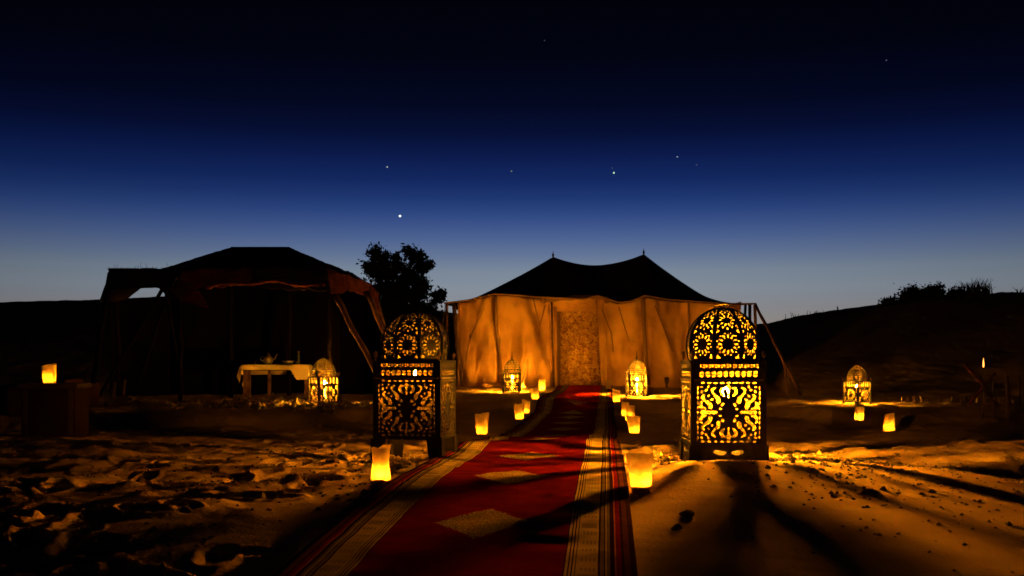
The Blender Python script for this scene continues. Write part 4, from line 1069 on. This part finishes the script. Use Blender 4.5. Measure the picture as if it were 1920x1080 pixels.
# bushes and grass on the right dune ridge
def ridge_pt(px, back=0.0):
    D = float(np.interp(px, RIDX, RDD)) - back; x = (px-CX)/F*D; return Vector((x, D, gz(x, D)))
for i, (px0, px1, hpx, lb) in enumerate(((1668, 1730, 26, 'dark low bush on the dune crest, left of two merged bushes'), (1725, 1800, 27, 'dark wide bush on the dune crest, right of two merged bushes'), (1560, 1580, 4, 'tiny scrub on the dune slope right of the lit tent'), (1655, 1672, 8, 'small scrub at the left foot of the crest bushes'))):
    b = ridge_pt((px0+px1)/2, 1.2); o = empty('bush', b, 0, lb, 'bush'); c_ = []
    for k in range(max(3, int((px1-px0)/8))):
        px = random.uniform(px0, px1); s = hpx/F*b.y; q = ridge_pt(px, 1.2); hh = s*(1-.5*abs((px-(px0+px1)/2)/((px1-px0)/2))**2)
        c_.append(((q.x, q.y+random.uniform(-.4, .4), q.z+hh*.45), (s*.5, s*.6, hh*.62)))
    foliage('foliage', c_, 5200, .06, o, b, 10+i)
    MB().tube([(0, 0, -.1), (.02, 0, .1), (0, 0, .25)], [.04, .03, .02], 6).build('stem', M['bark'], o)
def tuft(px, n, h, spread, lb, back=.8, d=None):
    b = ridge_pt(px, back); mb = MB(); r = random.Random(int(px))
    for k in range(n):
        a = r.uniform(0, 6.28); rr0 = r.uniform(0, .1)*spread; lean = r.gauss(0, .22); hh = h*r.uniform(.5, 1.1)
        p0 = Vector((rr0*math.cos(a), rr0*math.sin(a), -.05)); p1 = p0 + Vector((lean*hh*.5, r.gauss(0, .1)*hh, hh*.6)); p2 = p0 + Vector((lean*hh*1.3, r.gauss(0, .2)*hh, hh))
        mb.tube([p0, p1, p2], [.018, .013, .004], 3)
    o = mb.build('grass_tuft', M['dry']); o.location = b; tag(o, lb, 'grass tuft', 'grass tufts along the dune crest')
for px, n, h, s, lb in ((1812, 70, .50, 4, 'tall dry grass tuft on the crest, right beside the wide bush'), (1836, 110, .62, 4.5, 'tallest and fullest dry grass tuft on the dune crest'), (1848, 30, .36, 2, 'lower grass tuft leaning against the tallest one'),
                       (1490, 8, .3, 4, 'sparse grass stalks on the dune edge nearest the lit tent'), (1532, 9, .3, 4, 'sparse grass stalks halfway up the dune edge'), (1660, 14, .25, 3, 'short grass tuft at the foot of the crest bushes'), (1910, 20, .3, 2, 'grass tuft on the crest at the right picture edge')):
    tuft(px, n, h, s, lb)
# ------------------------------------------------------------------ stars
for px, py, r, s, c, lb in ((750, 405, 2.4, 1.3, (.8, 1, .9), 'brightest white star, low in the sky above the tree'), (726, 313, 1.8, .22, (.8, 1, .9), 'faint star above the brightest one'),
                      (1151, 324, 2.0, .5, (.6, 1, .7), 'greenish star above the saddle of the lit tent roof'), (1148, 315, 1.3, .05, (.6, 1, .7), 'very faint star touching the greenish one'),
                      (959, 321, 1.8, .10, (.8, 1, .7), 'faint star midway between the tree and greenish star'), (1270, 294, 1.5, .25, (.7, .9, 1), 'small star above the right lantern'),
                      (1306, 309, 1.4, .06, (.7, .7, 1), 'very faint star right of the small one'), (1662, 113, 1.6, .06, (.7, .7, 1), 'lone faint star high in the right of the sky'),
                      (1021, 76, 1.2, .05, (.6, .6, 1), 'lone faint star high in the middle of the sky')):
    D = 6000; o = MB().lathe([(.01, -1), (.7, -.7), (1, 0), (.7, .7), (.01, 1)], 8).build('star', emis('starlight', c, s*2.2)); o.scale = (r/F*D*.8,)*3; o.location = P(px, py, D)
    tag(o, lb, 'star')
